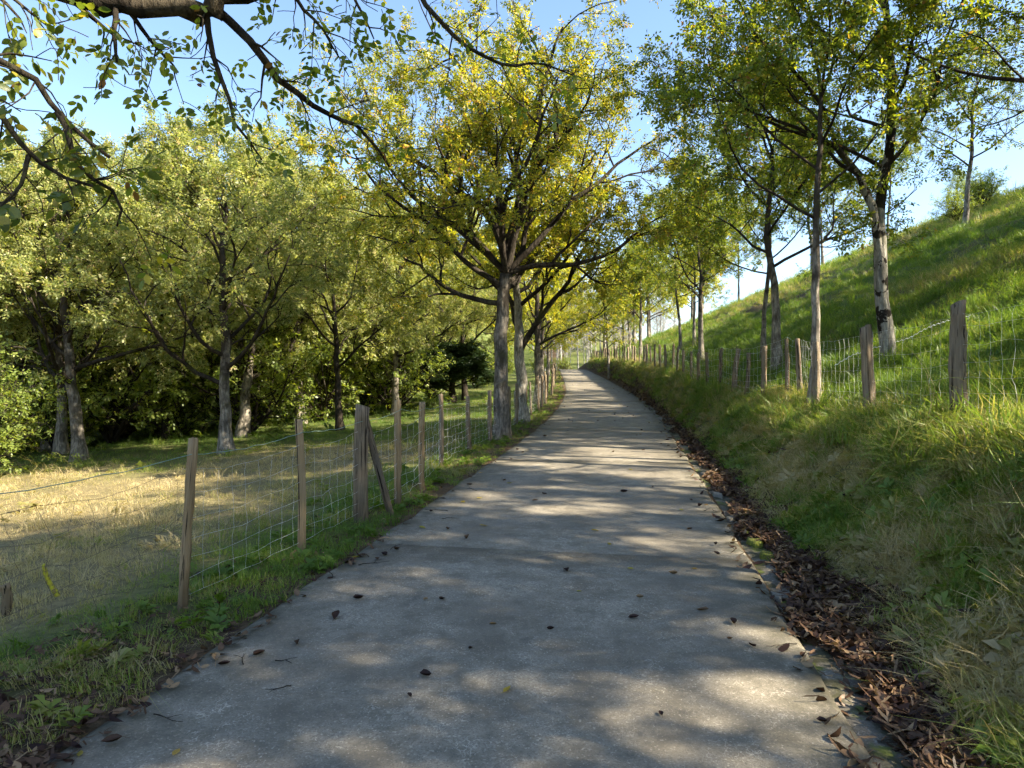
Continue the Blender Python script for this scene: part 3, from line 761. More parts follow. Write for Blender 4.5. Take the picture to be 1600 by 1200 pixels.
# generic grower for the other kinds
def plain_tree(seed, H, fork, r0, nl, spread, lean=(0, 0), two=False, lev=4, **kw):
    t = Tree(seed, **kw); g = t.rng
    P = [(0, 0, 0), (lean[0] * .3 + g.normal(0, .05), lean[1] * .3, H * .22), (lean[0] * .7 + g.normal(0, .1), lean[1] * .7 + g.normal(0, .1), H * .45), (lean[0], lean[1], H * .68)]
    Q, R = t.stem(P, r0, r0 * .38)
    az = g.uniform(0, 6.28)
    for j in range(nl):
        f = fork + (.68 * H - fork) * (j + .3 * g.rand()) / (nl - 1)
        k = min(len(Q) - 1, int(np.argmin(abs(Q[:, 2] - f)))); az += 2.4 + g.normal(0, .35)
        upw = .35 + .9 * j / nl + g.uniform(-.1, .2)
        L = spread * (1.05 - .35 * j / nl) * g.uniform(.85, 1.15)
        t.branch(Q[k], (math.cos(az), math.sin(az), upw), L, max(.025, R[k] * .5), 1, lev)
    t.branch(Q[-1], (.1, .1, 1), H * .36, R[-1] * .9, 1, lev); t.branch(Q[-1], (-.4, .2, 1), H * .32, R[-1] * .8, 1, lev)
    return t

BR = dict(n=(5, 6, 5, 4), ratio=(.5, .5, .46, .42))
# hillside tree with a white trunk, black patches and a second stem
t = Tree(14, **BR, thick=.55)
Q, R = t.stem([(0, 0, -.2), (-.12, 0, 1.6), (-.14, 0, 3.0), (.02, 0, 3.9), (.05, 0, 5.2), (-.1, .1, 7.6)], .122, .055, 1.25)
Q2, R2 = t.stem([(-.14, 0, 1.9), (-.32, -.1, 2.6), (-.55, -.1, 3.3), (-1.0, -.1, 3.9)], .085, .06, 1.0)
for QQ, RR, lst in ((Q, R, [((-.9, -.2, .45), 3.6, .04, 3.6), ((.75, -.2, .6), 3.8, .04, 3.5), ((.2, .9, .5), 3.6, .042, 4.2), ((-.3, -.9, .5), 3.2, .042, 4.6), ((-.7, .5, .6), 3.4, .042, 5.2), ((.7, .4, .6), 3.4, .042, 5.6), ((-.5, -.4, .9), 3.2, .042, 6.4), ((.5, -.3, .9), 3, .042, 6.9), ((0, .2, 1), 3, .04, 7.5)]),
                    (Q2, R2, [((-1, .1, .35), 3.2, .04, 3.85), ((-.6, -.5, .8), 3.4, .04, 3.9), ((-.5, .6, .5), 3.0, .038, 3.3)])):
    for d, L, r, h in lst:
        k = int(np.argmin(abs(QQ[:, 2] - h))); t.branch(QQ[k], d, L, r, 1, 4)
x, y = 6.95, 13.0
hill_a = t.build('walnut_tree', 'white barked tree with black patches and twin stems above the bank fence', 'tree', M['bark_white'], M['bark_dark'], M['leaf_right'], ground_at(x, y), per=4, size=.084, width=.48)

t = plain_tree(21, 7.6, 2.7, .085, 7, 2.9, (-.2, .1), **BR, thick=.52)
x, y = on(3.8, 11.9)
slim_b = t.build('walnut_tree', 'slim dark stemmed tree growing in the line of the bank fence', 'tree', M['bark_field'], M['bark_dark'], M['leaf_right'], ground_at(x, y), 2.2, per=3, size=.088)
t = plain_tree(22, 8.0, 2.6, .125, 8, 3.3, (.15, .2), **BR, thick=.5)
x, y = 6.85, 18.2
slim_c = t.build('walnut_tree', 'crooked tree with pale trunk foot on the lower hillside', 'tree', M['bark_field'], M['bark_dark'], M['leaf_right'], ground_at(x, y), .6, per=3, size=.088)

def put(srcs, x, y, rz, sc, label, group=None, tilt=(0, 0)):
    return copy_tree(srcs, ground_at(x, y), rz, sc, label, group, tilt)
rt = np.random.RandomState(404)
# more trees of the hillside
put(slim_b, 7.3, 20.5, 4.0, .95, 'thin leaning sapling next to the crooked pale footed tree')
put(slim_c, 7.4, 27.5, 2.6, .9, 'forked tree halfway along the hillside row')
put(slim_b, 9.0, 37.5, 1.0, 1.05, 'slim tree second of a close trio on the hillside', tilt=(0, -.06))
put(slim_b, 9.2, 35.5, 5.2, 1.0, 'slim tree first of a close trio on the hillside')
put(slim_c, 10.6, 39.5, 3.3, 1.0, 'slim tree uppermost of a close trio on the hillside')
put(slim_c, 8.6, 47, 5.0, .95, 'leaning tree near the far end of the hillside row', tilt=(0, -.12))
put(slim_b, 9.4, 56, .3, 1.1, 'upright tree beyond the leaning one on the hillside')
put(slim_c, 7.6, 55, 1.9, .9, 'tree standing in the fence line near the end of the bank')
put(slim_c, 20.3, 31.5, 4.4, 1.0, 'solitary pale stemmed tree high on the hillside')
put(slim_c, 20.5, 48, .9, 1.1, 'rounded green tree on the hill brow', 'trees on the hill brow')
put(slim_b, 24.5, 46, 2.9, 1.0, 'rounded green tree on the hill brow', 'trees on the hill brow')
put(slim_c, 26.5, 60, 2.0, 1.1, 'rounded green tree on the hill brow', 'trees on the hill brow')
put(slim_b, 20.0, 62, 5.4, 1.2, 'rounded green tree on the hill brow', 'trees on the hill brow')
# trees up the slope beyond the edge of the view: one reaches its boughs in, the others shade the lane
put(slim_c, 8.3, 9.7, 3.6, 1.0, 'tree with arching boughs reaching in over the near hillside', tilt=(0, -.10))
for (x, y, rz, sc) in [(13.5, 11.5, .5, 1.0), (17.5, 15.5, 2.5, 1.1), (19.5, 21.5, 4.2, 1.0), (22.5, 13, 1.2, 1.1), (25, 26, 3.6, 1.1)]:
    put(slim_c, x, y, rz, sc, 'tree high on the slope above the near bank', 'trees high on the slope')
# yellow trees by the lane and beyond its crest
t = plain_tree(31, 9.0, 2.6, .17, 8, 3.7, (.1, .1), **BR)
yel = t.build('walnut_tree', 'dark stemmed tree in the fence line beyond the slim pale one', 'tree', M['bark_field'], M['bark_dark'], M['leaf_yellow'], ground_at(1.15, 31), 1.0, per=3, size=.12)
put(yel, 1.7, 41, 2.2, .95, 'yellow green tree beside the lane fence further up', 'trees along the upper lane')
put(yel, 2.2, 52, 4.2, 1.0, 'yellow green tree beside the lane fence further up', 'trees along the upper lane')
put(yel, 3.4, 66, .4, 1.0, 'yellow green tree beside the lane fence further up', 'trees along the upper lane')
put(yel, 12.5, 72, 3.0, 1.15, 'yellow leaved tree on the slope near the crest of the lane', 'trees near the crest')
put(yel, 11.5, 88, 5.4, 1.1, 'yellow leaved tree on the slope near the crest of the lane', 'trees near the crest')
put(yel, 15.5, 80, 1.4, 1.1, 'yellow leaved tree on the slope near the crest of the lane', 'trees near the crest')

for (x, y, rz, sc) in [(18, 92, 1, 1.1), (21.5, 84, 3, 1.0), (25, 98, 5, 1.2), (16, 101, 2, 1.1), (20, 74, 4, 1.0)]:
    put(yel, x, y, rz, sc, 'yellow leaved tree on the slope near the crest of the lane', 'trees near the crest')
# trees of the field and the wood behind it
FR = dict(n=(6, 6, 5, 4), ratio=(.5, .5, .46, .42))
t = plain_tree(41, 8.6, 1.9, .17, 14, 3.9, (-.1, 0), **FR)
fa = t.build('walnut_tree', 'field tree with a pale sunlit trunk forking low, standing forward on the grass', 'tree', M['bark_field'], M['bark_dark'], M['leaf_field'], ground_at(-7.7, 19), .4, per=6, size=.088, width=.5)
t = plain_tree(42, 9.0, 1.9, .18, 14, 4.1, (-.7, .2), **FR)
fb = t.build('walnut_tree', 'leaning field tree with mottled trunk at the dark edge of the wood', 'tree', M['bark_field'], M['bark_dark'], M['leaf_field'], ground_at(-12.3, 20), 0, per=6, size=.088, width=.5)
t = plain_tree(43, 8.4, 2.3, .13, 13, 3.7, (.1, .3), **FR)
fc = t.build('walnut_tree', 'slim dark trunked field tree standing alone on green grass', 'tree', M['bark_dark'], M['bark_dark'], M['leaf_field'], ground_at(-6.1, 25), 2.0, per=6, size=.088, width=.5)
put(fc, -10.8, 28, 4.0, 1.0, 'thin trunk half hidden behind the pale forking field tree')
for (x, y, rz, sc) in [(9.4, 2.9, 1.1, .95), (9.0, -1.6, 4.0, .95), (13.0, .2, 3.0, 1.0), (8.5, -6, .4, 1.0), (14.5, 4.6, 5.0, .95)]:
    put(fa, x, y, rz, sc, 'tree on the slope beside the near end of the lane', 'trees shading the near lane')
for i, (x, y) in enumerate([(24, 17.5), (29, 22), (34, 30), (33, 17), (38, 36), (27, 13), (19, 12.5)]):
    put(fa, x, y, rt.uniform(0, 6.28), rt.uniform(.85, 1.05), 'tree of the open stand along the hilltop', 'trees along the hilltop')
wood_spots = [(-10.2, 24.5, 1), (-14.8, 22.5, 0), (-4.9, 30.5, 0), (-8.3, 29, 1), (-17.5, 20, 2), (-2.4, 38, 2), (-13, 26.5, 2), (-19.5, 31, 0), (-17, 24, 1), (-22, 27, 2), (-14.5, 30, 0), (-19, 34, 1), (-9, 34, 2), (-12, 38, 0), (-5.8, 38, 1), (-24, 36, 0), (-15.5, 44, 2), (-9, 45, 1), (-4.2, 47, 0), (-21, 46, 1), (-28, 44, 2), (-30, 33, 0), (-12, 52, 0), (-6, 56, 2), (-1.5, 58, 1), (-18, 56, 2), (-26, 56, 1), (-34, 50, 0), (-38, 60, 2), (-28, 68, 0), (-16, 68, 1), (-8, 68, 0), (-1, 74, 2), (-40, 42, 1), (2, 84, 0), (-46, 66, 0), (-36, 80, 1), (-22, 84, 2), (-10, 86, 1), (-2.5, 98, 0)]
for i, (x, y, k) in enumerate(wood_spots):
    put((fa, fb, fc)[k], x + rt.normal(0, .5), y + rt.normal(0, .5), rt.uniform(0, 6.28), rt.uniform(.98, 1.22), 'dense green tree of the wood behind the field', 'trees of the wood')

# shrubs: many stems from the ground
def shrub(seed, H, W, ns, lev=3):
    t = Tree(seed, n=(6, 6, 5), ratio=(.5, .5, .5), jit=(.1, .15, .2), up=(.03, .02, 0), gap=.05); g = t.rng
    t.trunk.tube([(0, 0, -.1), (0, 0, .1), (.02, 0, .3)], [.07, .06, .03], 7)
    for j in range(ns):
        a = j * 2.4 + g.rand(); e = W * math.sqrt((j + .5) / ns)
        t.branch((.05 * math.cos(a), .05 * math.sin(a), .05), (e * math.cos(a), e * math.sin(a), H * g.uniform(.6, 1.05)), math.hypot(e, H) * g.uniform(.75, 1), .035, 1, lev)
    return t
bush = shrub(51, 2.6, 1.9, 16).build('shrub', 'leafy shrub of the dark undergrowth along the wood edge', 'shrub', M['bark_dark'], M['bark_dark'], M['leaf_bush'], ground_at(-15.5, 24), per=4, size=.085, width=.55, group='shrubs of the wood edge')
for (x, y, sc) in [(-18, 22.5, 1.1), (-20.5, 25, 1.2), (-13, 27.5, 1), (-16, 29, 1.2), (-11.5, 32, 1), (-9, 31, .85), (-14, 34, 1.3), (-7.5, 36, 1), (-19, 30, 1.2), (-4.8, 42, 1), (-7, 41, 1.2), (-10.5, 41, 1.3), (-23, 31, 1.3), (-2.6, 50, 1), (-5, 50, 1.3), (-1, 62, 1.1), (-17, 39, 1.4), (-21, 39, 1.4), (-13, 47, 1.4), (-26, 28, 1.3)]:
    put(bush, x, y, rt.uniform(0, 6.28), sc, 'leafy shrub of the dark undergrowth along the wood edge', 'shrubs of the wood edge')
for (x, y, sc) in [(-10, 27, 1.7), (-14.5, 25.5, 1.8), (-17.5, 27, 2.0), (-8.2, 30.5, 1.6), (-12.5, 30.5, 2.0), (-21, 23.5, 1.8), (-5.6, 33, 1.4), (-20, 29, 2.1)]:
    put(bush, x, y, rt.uniform(0, 6.28), sc, 'tall leafy thicket between the trunks of the wood', 'thickets between the trunks')
put(bush, -12.6, 16.2, 1.2, .95, 'sunlit leafy bush standing in front of the leaning tree')
t = plain_tree(61, 4.6, 1.0, .17, 12, 2.0, n=(6, 6, 6, 4), ratio=(.5, .5, .46, .42))
holly = t.build('holly_tree', 'small very dark evergreen tree on the field slope', 'tree', M['bark_dark'], M['bark_dark'], M['leaf_dark'], ground_at(-3.0, 35.5), per=4, size=.11, width=.6)
holly.scale = (1.25, 1.25, .62)
put(holly, -6.6, 33.5, 1.7, .5, 'low dark evergreen beside the slim dark trunked tree')
for (x, y, sc) in [(5.2, 104, .7), (8.4, 112, .8), (3.6, 96, .7)]: put(bush, x, y, rt.uniform(0, 6), sc, 'bright bush at the crest of the lane', 'bushes at the crest')
for (x, y, sc) in [(24, 38, .55), (27.5, 41, .7), (30, 45, .6)]: put(bush, x, y, rt.uniform(0, 6), sc, 'low bush on the skyline of the hill', 'bushes on the hill skyline')

t = Tree(66, n=(5, 4), ratio=(.5, .5), jit=(.03, .08), up=(.02, .04), gap=.1)
Q, R = t.stem([(0, 0, 0), (0, 0, 1.4), (.03, 0, 2.8)], .06, .012)
for j in range(46):
    h = .35 + 2.35 * j / 46; k = int(np.argmin(abs(Q[:, 2] - h))); a = j * 2.4
    t.branch(Q[k], (math.cos(a), math.sin(a), .45), .95 * (1.1 - j / 46), .014, 1, 2)
t.build('pine_sapling', 'young pale green pine on the skyline of the hill', 'tree', M['bark_dark'], M['bark_dark'], M['leaf_bush'], ground_at(27.2, 43), per=10, leaflets=5, size=.09, width=.12, spread=.5, droop=-.2)

# grey leafless saplings on the slope beyond the crest
t = Tree(71, n=(5, 5, 4), ratio=(.45, .5, .5), jit=(.05, .08, .1), up=(.05, .08, .08), minr=.02, thick=.6, sides=(6, 5, 4, 3, 3))
Q, R = t.stem([(0, 0, 0), (.1, 0, 4), (0, .1, 8), (.1, 0, 12)], .12, .03)
for j in range(16):
    k = int(len(Q) * (.25 + .72 * j / 16)); a = j * 2.4
    t.branch(Q[k], (math.cos(a), math.sin(a), 1.6), 3.4 - 1.6 * j / 16, .035, 1, 3)
bare = t.build('bare_sapling', 'pale grey leafless sapling on the slope beyond the crest', 'tree', M['bark_grey'], M['bark_grey'], M['leaf_grey'], ground_at(9, 118), group='bare saplings beyond the crest', per=1, leaflets=3, size=.14, keep=.35)
for i in range(60):
    y = rt.uniform(112, 170); x = (rt.uniform(6, 22) if i % 3 else rt.uniform(0, 30)) * y / 130
    put(bare, x, y, rt.uniform(0, 6.28), rt.uniform(.7, 1.2), 'pale grey leafless sapling on the slope beyond the crest', 'bare saplings beyond the crest')

# ------------------------------------------------------------------ fences of stakes and wire netting
def post_mesh(seed, w, h, square=False, mat=None, taper=.9):
    r = np.random.RandomState(seed); k = 11 if not square else 8
    if square:
        a = np.array([(-1, -.9), (-.9, -1), (.9, -1), (1, -.9), (1, .9), (.9, 1), (-.9, 1), (-1, .9)]) * w / 2
    else:
        th = np.arange(k) * 2 * math.pi / k + r.normal(0, .12, k); rad = w / 2 * r.uniform(.66, 1.2, k)
        a = np.stack([np.cos(th) * rad, np.sin(th) * rad], -1)
    zs = np.concatenate([[-.25], np.linspace(0, h, 9)]); V = []
    bend = r.normal(0, .012, 2)
    for i, z in enumerate(zs):
        f = max(z, 0) / h; sc = 1 - (1 - taper) * f
        j = r.normal(0, w * (.012 if square else .045), (k, 2))
        off = bend * math.sin(f * math.pi)
        zz = z + (r.normal(0, .008, k) + a[:, 0] * r.uniform(-.35, .35) if i == len(zs) - 1 else 0)
        V.append(np.column_stack([a * sc + j + off, np.full(k, 1.0) * zz]))
    V = np.concatenate(V); n = len(zs)
    Q = np.array([[i*k + j, i*k + (j + 1) % k, (i + 1)*k + (j + 1) % k, (i + 1)*k + j] for i in range(n - 1) for j in range(k)])
    c = len(V); V = np.vstack([V, V[-k:].mean(0) + [0, 0, .004]])
    T = np.array([[(n - 1)*k + j, (n - 1)*k + (j + 1) % k, c] for j in range(k)])
    return mesh_from('post', V, [Q, T], mat or M['post_old'], False)

def wire_span(a, b, ha, hb_, seed, heights, pitch, mat, wav=.012, sag=.03, rad=.0016, top=True):
    """one bay of woven netting between two stakes"""
    r = np.random.RandomState(seed); acc = Acc()
    a = np.array(a); b = np.array(b); L = np.linalg.norm(b - a)
    side = unit(np.cross(b - a, UP)); n = max(3, int(L / .22))
    f = np.linspace(0, 1, n + 1); ga = gz(a[0] + (b[0] - a[0]) * f, a[1] + (b[1] - a[1]) * f)
    chord = a[2] + (b[2] - a[2]) * f; base = .35 * ga + .65 * chord
    H = []
    for i, h in enumerate(heights):
        z = base + h - sag * np.sin(f * math.pi) * (h / max(heights)) + r.normal(0, wav, n + 1)
        P = np.column_stack([a[0] + (b[0] - a[0]) * f, a[1] + (b[1] - a[1]) * f, z]) + side * r.normal(0, wav * 1.2, (n + 1, 1)) * np.sin(f * math.pi)[:, None]
        H.append(P); acc.tube(P, np.full(n + 1, rad), 3, False)
    q = np.arange(pitch * r.uniform(.2, .8), L, pitch) / L
    for u in q:
        P = np.array([[np.interp(u, f, Hh[:, c]) for c in range(3)] for Hh in H])
        P = P + np.column_stack([r.normal(0, wav * .8, len(P)) * (b - a)[0] / L, r.normal(0, wav * 1.2, len(P)) * (b - a)[1] / L, np.zeros(len(P))])
        # finer kinks half-way
        mid = (P[1:] + P[:-1]) / 2 + r.normal(0, wav * .5, (len(P) - 1, 3)); PP = np.empty((2 * len(P) - 1, 3)); PP[0::2] = P; PP[1::2] = mid
        acc.tube(PP, np.full(len(PP), rad * .8), 3, False)
    return acc.mesh('wire_netting', mat, False)

NET = [.10, .22, .35, .49, .65, .82, 1.0]
def stake(parent, s, y, h, w, seed, square=False, mat=None, lean=(0, 0), rz=None):
    x = float(xc(y)) + s; r = np.random.RandomState(seed + 500)
    o = obj('post', post_mesh(seed, w, h, square, mat), parent, (x, y, gz1(x, y) - .02), (lean[1], lean[0], r.uniform(0, 6.28) if rz is None else rz))
    return np.array([x, y, gz1(x, y)])

lf = empty('wire_fence'); tag(lf, 'wire netting fence on wooden stakes between the lane verge and the field', 'fence')
rr = np.random.RandomState(9)
LP = [(-2.62, 3.0, 1.2, .08, False, 'post_new', (0, 0)), (-2.46, 5.0, 1.24, .078, False, 'post_new', (.065, 0)), (-2.33, 6.5, 1.25, .072, True, 'post_new', (-.02, 0)), (-2.28, 7.8, 1.30, .15, True, 'post_old', (.01, 0)),
      (-2.14, 8.6, 1.30, .088, False, 'post_new', (.03, 0)), (-2.2, 9.8, 1.22, .10, False, 'post_new', (-.015, 0)), (-2.6, 12.3, 1.28, .09, False, 'post_old', (-.02, 0)), (-2.62, 14.6, 1.15, .10, False, 'post_old', (-.02, .03)),
      (-2.5, 16.2, 1.2, .11, False, 'post_old', (.03, 0)), (-2.45, 18.6, 1.2, .10, False, 'post_old', (0, 0)), (-2.5, 20.3, 1.25, .12, False, 'post_old', (-.03, 0))]
y = 22.3
while y < 62:
    LP.append((-2.45 + rr.normal(0, .06), y, rr.uniform(1.1, 1.35), rr.uniform(.08, .12), False, 'post_old', (rr.normal(0, .04), rr.normal(0, .03)))); y += rr.uniform(1.5, 2.3)
prev = None
for i, (s, y, h, w, sq, mt, ln) in enumerate(LP):
    p = stake(lf, s, y, h, w, 100 + i, sq, M[mt], ln, rz=.35 if sq else None)
    if prev is not None and y < 48:
        near = y < 9
        obj('wire_netting', wire_span(prev, p, h, h, 200 + i, NET if y < 30 else NET[::2], .17 if near else .3, M['rusty'] if i == 1 else M['wire'], .028 if i == 1 else (.009 if near else .012), .05, .0014 if near else .0018), lf)
    prev = p
# slanting brace behind the thick sawn post, and the thin green top twine
x0 = float(xc(7.95)) - 2.22; b = obj('brace', post_mesh(171, .085, 1.22, False, M['post_old']), lf, (x0 + .22, 8.0, gz1(x0, 8.0) - .02), (0, -.26, .5)); tag(b, 'split brace leaning against the thick post')
acc = Acc()
tw = []
for (s, y, h) in [(-2.62, 3.0, 1.12), (-2.46, 5.0, 1.10), (-2.33, 6.5, 1.12), (-2.28, 7.8, 1.12), (-2.14, 8.6, 1.18), (-2.2, 9.8, 1.12), (-2.6, 12.3, 1.1), (-2.62, 14.6, 1.05)]:
    x = float(xc(y)) + s; tw.append((x + .045, y, gz1(x, y) + h))
tw = np.array(tw); q = np.linspace(0, len(tw) - 1, 90); P = np.stack([np.interp(q, np.arange(len(tw)), tw[:, c]) for c in range(3)], -1)
P[:, 2] -= .035 * np.abs(np.sin(q * math.pi)) - rr.normal(0, .004, len(q))
acc.tube(P, np.full(len(P), .0028), 4, False)
obj('top_twine', acc.mesh('top_twine', M['twine']), lf)

rf = empty('wire_fence'); tag(rf, 'wire fence on weathered stakes along the crest of the grassy bank', 'fence')
RP = [(4.05, 5.0, 1.25, .12), (3.98, 7.0, 1.26, .145), (3.78, 9.0, 1.22, .155), (3.72, 11.5, 1.14, .12), (3.82, 12.9, 1.15, .10), (3.78, 13.8, 1.1, .085), (3.56, 15.0, 1.12, .13), (3.42, 16.4, 1.05, .10), (3.32, 17.5, 1.15, .14), (3.22, 19.0, 1.1, .10), (3.05, 20.5, 1.05, .10), (2.97, 22.0, 1.05, .11), (2.92, 23.4, 1.0, .09), (2.85, 25.0, 1.05, .1)]
y = 26.7
while y < 92:
    RP.append((float(sfen(y)) + .05 + rr.normal(0, .05), y, rr.uniform(.95, 1.2), rr.uniform(.09, .14))); y += rr.uniform(1.5, 2.2)
prev = None
for i, (s, y, h, w) in enumerate(RP):
    p = stake(rf, s, y, h, w, 300 + i, False, M['post_old'], (rr.normal(0, .03) + (.05 if i == 2 else 0), rr.normal(0, .03)))
    if prev is not None and y < 60:
        obj('wire_netting', wire_span(prev, p, h, h, 400 + i, (NET + [1.12]) if y < 26 else NET[::2], .2 if y < 13 else .32, M['wire'], .009, .03, .0014 if y < 13 else .0018), rf)
    prev = p
# pale cord strung up the slope past the white barked tree
acc = Acc(); q = np.linspace(0, 1, 120)
A = np.array([6.05, 13.2]); B = np.array([8.2, 12.6])
X = A[0] + (B[0] - A[0]) * q; Y = A[1] + (B[1] - A[1]) * q
P = np.column_stack([X, Y, gz(X, Y) + .28 + .05 * np.sin(q * 9) + .012 * np.sin(q * 190)])
acc.tube(P, .004 + .004 * np.abs(np.sin(q * 95)), 4, False)
tag(obj('fence_cord', acc.mesh('fence_cord', M['cord'])), 'twisted white cord strung low across the hillside grass', 'cord')

# broken stubs in the field behind the netting
x, y = -3.72, 5.75
tag(obj('broken_stake', post_mesh(601, .045, .27, False, M['lichen'], .6), None, (x, y, gz1(x, y)), (.1, -.32, .4)), 'short leaning stub crusted with yellow lichen behind the netting', 'stake')
x, y = -3.82, 5.3
tag(obj('broken_stake', post_mesh(602, .075, .22, False, M['post_new']), None, (x, y, gz1(x, y)), (0, 0, .4)), 'stump of a sawn off brown stake in the field grass', 'stake')

# lumps of broken concrete and cushions of moss in the gutter
def lump(seed, L, W, H, mat, name, rough=.2, k=10):
    r = np.random.RandomState(seed); a = np.arange(k) * 2 * math.pi / k
    rad = r.uniform(1 - rough, 1 + rough, k); V = []
    for z, sc in ((-.03, 1.0), (H * .6, .97), (H, .80)):
        V.append(np.column_stack([np.cos(a) * rad * L / 2 * sc, np.sin(a) * rad * W / 2 * sc, np.full(k, z) + r.normal(0, H * .08, k)]))
    V = np.vstack(V + [[[0, 0, H * 1.05]]]); Q = [[i*k + j, i*k + (j + 1) % k, (i + 1)*k + (j + 1) % k, (i + 1)*k + j] for i in range(2) for j in range(k)]
    return mesh_from(name, V, [np.array(Q), np.array([[2*k + j, 2*k + (j + 1) % k, 3*k] for j in range(k)])], mat, True)
M['fragment'] = concrete('fragment_concrete', .8)
for i, (s, y, L, W) in enumerate([(1.86, 9.4, .42, .13), (1.84, 7.9, .30, .09), (1.90, 11.2, .40, .15), (1.95, 13.2, .5, .2), (1.80, 5.2, .2, .07)]):
    x = float(xc(y)) + s
    tag(obj('concrete_fragment', lump(700 + i, L, W, .022, M['fragment'], 'concrete_fragment', .45), None, (x, y, float(zr(y)) - .035), (0, .03, 1.35 + rr.normal(0, .2))), 'flat grey fragment of broken concrete in the leafy gutter', 'fragment', 'concrete fragments in the gutter')
for i, (s, y, L) in enumerate([(1.90, 6.75, .30), (1.94, 6.25, .24), (1.86, 7.1, .16), (1.98, 5.7, .15)]):
    x = float(xc(y)) + s
    tag(obj('moss_cushion', lump(720 + i, L, L * .5, .04, M['moss'], 'moss_cushion', .25, 12), None, (x, y, float(zr(y)) - .03), (0, 0, 1.5)), 'yellow green cushion of moss on the gutter edge', 'moss', 'moss cushions in the gutter')
# tall lit clump of grass at the foot of the second bank stake
r = np.random.RandomState(15); n = 70
x = float(xc(8.6)) + 3.72 + r.normal(0, .22, n); y = 8.6 + r.normal(0, .22, n)
grass('grass_clump', r, x, y, [(LONG, 3), (STRAW, 1)], 1.2, 1.9, np.clip(r.normal(.5, .15, n), 0, 1), 'tall straw yellow grass clump round the foot of a bank stake', lean=.25)

# ------------------------------------------------------------------ tree overhanging the lane, rooted in the field beside the near fence
def PX(u, v, d): return np.array([(u - 800) * d / 1100, d, 1.6 + (600 - v) * d / 1100])
x0, y0 = -4.4, 1.0; base = np.array([x0, y0, gz1(x0, y0) - .06])
t = Tree(91, n=(6, 6, 5, 2), ratio=(.5, .5, .46, .6), ang=(.7, .8, .85, .8), jit=(.06, .12, .16, .2), up=(0, .0, -.03, -.05), minr=.003)
t.stem([np.zeros(3), np.array([.05, .05, 1.5]), np.array([.15, .25, 3.0]), np.array([.2, .3, 4.4]), np.array([.1, .2, 6.5])], .22, .10)
fork = base + np.array([.15, .28, 3.6])
def limb(W, r0, r1, m=6, l0=.35, l1=.7, gap=.1, sides=7):
    W = np.array(W) - base; n = len(W); k = max(8, int(np.linalg.norm(np.diff(W, axis=0), axis=1).sum() / .13))
    tt = np.concatenate([[0], np.cumsum(np.linalg.norm(np.diff(W, axis=0), axis=1))]); q = np.linspace(0, tt[-1], k)
    P = np.stack([spline(tt, W[:, c])(q) for c in range(3)], -1); P[1:] += t.rng.normal(0, r1 * .6, (k - 1, 3))
    R = np.linspace(r0, r1, k); t.limbs.tube(P, R, sides)
    az = t.rng.uniform(0, 6.28)
    for j in range(m):
        f = gap + (1 - gap) * (j + t.rng.rand()) / m; i = min(k - 2, int(f * (k - 1))); az += 2.4 + t.rng.normal(0, .4)
        d = away(t.rng, unit(P[i + 1] - P[i]), .8, az)
        t.branch(P[i], d, t.rng.uniform(l0, l1) * .8, max(.006, R[i] * .4), 3, 4)
    t.twigs.append((P[-3], P[-1]))
limb([fork, (-3.75, 3.0, 4.55), PX(110, -14, 4.5), PX(180, 6, 4.55), PX(250, 16, 4.6), PX(310, 12, 4.65), PX(370, -8, 4.7), PX(460, -60, 4.9), PX(560, -70, 5.1), PX(650, -50, 5.2)], .105, .062, 9, .4, .8, .3, 10)
limb([PX(330, 8, 4.67), PX(400, 75, 4.8), PX(430, 118, 4.95), PX(470, 150, 5.1), PX(510, 178, 5.3), PX(560, 200, 5.6), PX(610, 260, 5.9)], .032, .009, 12, .25, .6)
limb([PX(640, -52, 5.2), PX(665, 8, 5.25), PX(695, 42, 5.3), PX(735, 75, 5.4), PX(785, 100, 5.5), PX(850, 100, 5.7), PX(900, 120, 5.8)], .022, .006, 10, .25, .55, .2)
limb([PX(322, 14, 4.66), PX(328, 65, 4.7), PX(342, 115, 4.75), PX(358, 150, 4.8), PX(362, 185, 4.8), PX(390, 222, 4.9), PX(410, 250, 5.0)], .022, .006, 8, .2, .5)
limb([PX(182, 8, 4.55), PX(178, 45, 4.5), PX(184, 98, 4.5)], .022, .008, 6, .25, .5)
limb([PX(196, 10, 4.56), PX(235, 62, 4.7), PX(262, 92, 4.8), PX(280, 114, 4.9)], .018, .005, 6, .2, .45)
limb([fork, (-3.7, 2.2, 3.75), PX(-70, 62, 4.0), PX(0, 94, 4.0), PX(60, 130, 4.05), PX(95, 180, 4.1), PX(130, 212, 4.15), PX(172, 245, 4.2)], .07, .010, 14, .25, .55, .45)
limb([PX(90, 175, 4.1), PX(108, 210, 4.1), PX(115, 245, 4.1), PX(142, 278, 4.15), PX(172, 292, 4.2), PX(190, 325, 4.25), PX(184, 352, 4.3)], .020, .006, 8, .2, .45)
limb([fork - np.array([0, 0, .3]), (-3.6, 2.3, 3.3), PX(-50, 120, 3.8), PX(5, 180, 3.8), PX(22, 212, 3.8), PX(50, 245, 3.85), PX(92, 274, 3.9), PX(145, 290, 3.95)], .06, .008, 12, .25, .5, .5)
limb([PX(45, 243, 3.85), PX(34, 285, 3.8), PX(4, 318, 3.8), PX(-20, 340, 3.8)], .014, .005, 6, .2, .4)
limb([PX(-40, -40, 4.2), PX(20, -4, 4.2), PX(62, 32, 4.25), PX(90, 55, 4.3)], .016, .005, 7, .25, .45)
limb([PX(440, -48, 4.85), PX(470, 10, 4.9), PX(500, 40, 5.0), PX(530, 90, 5.1)], .018, .005, 9, .25, .5)
limb([PX(520, -68, 5.0), PX(560, 10, 5.1), PX(585, 60, 5.2)], .018, .005, 6, .25, .5)
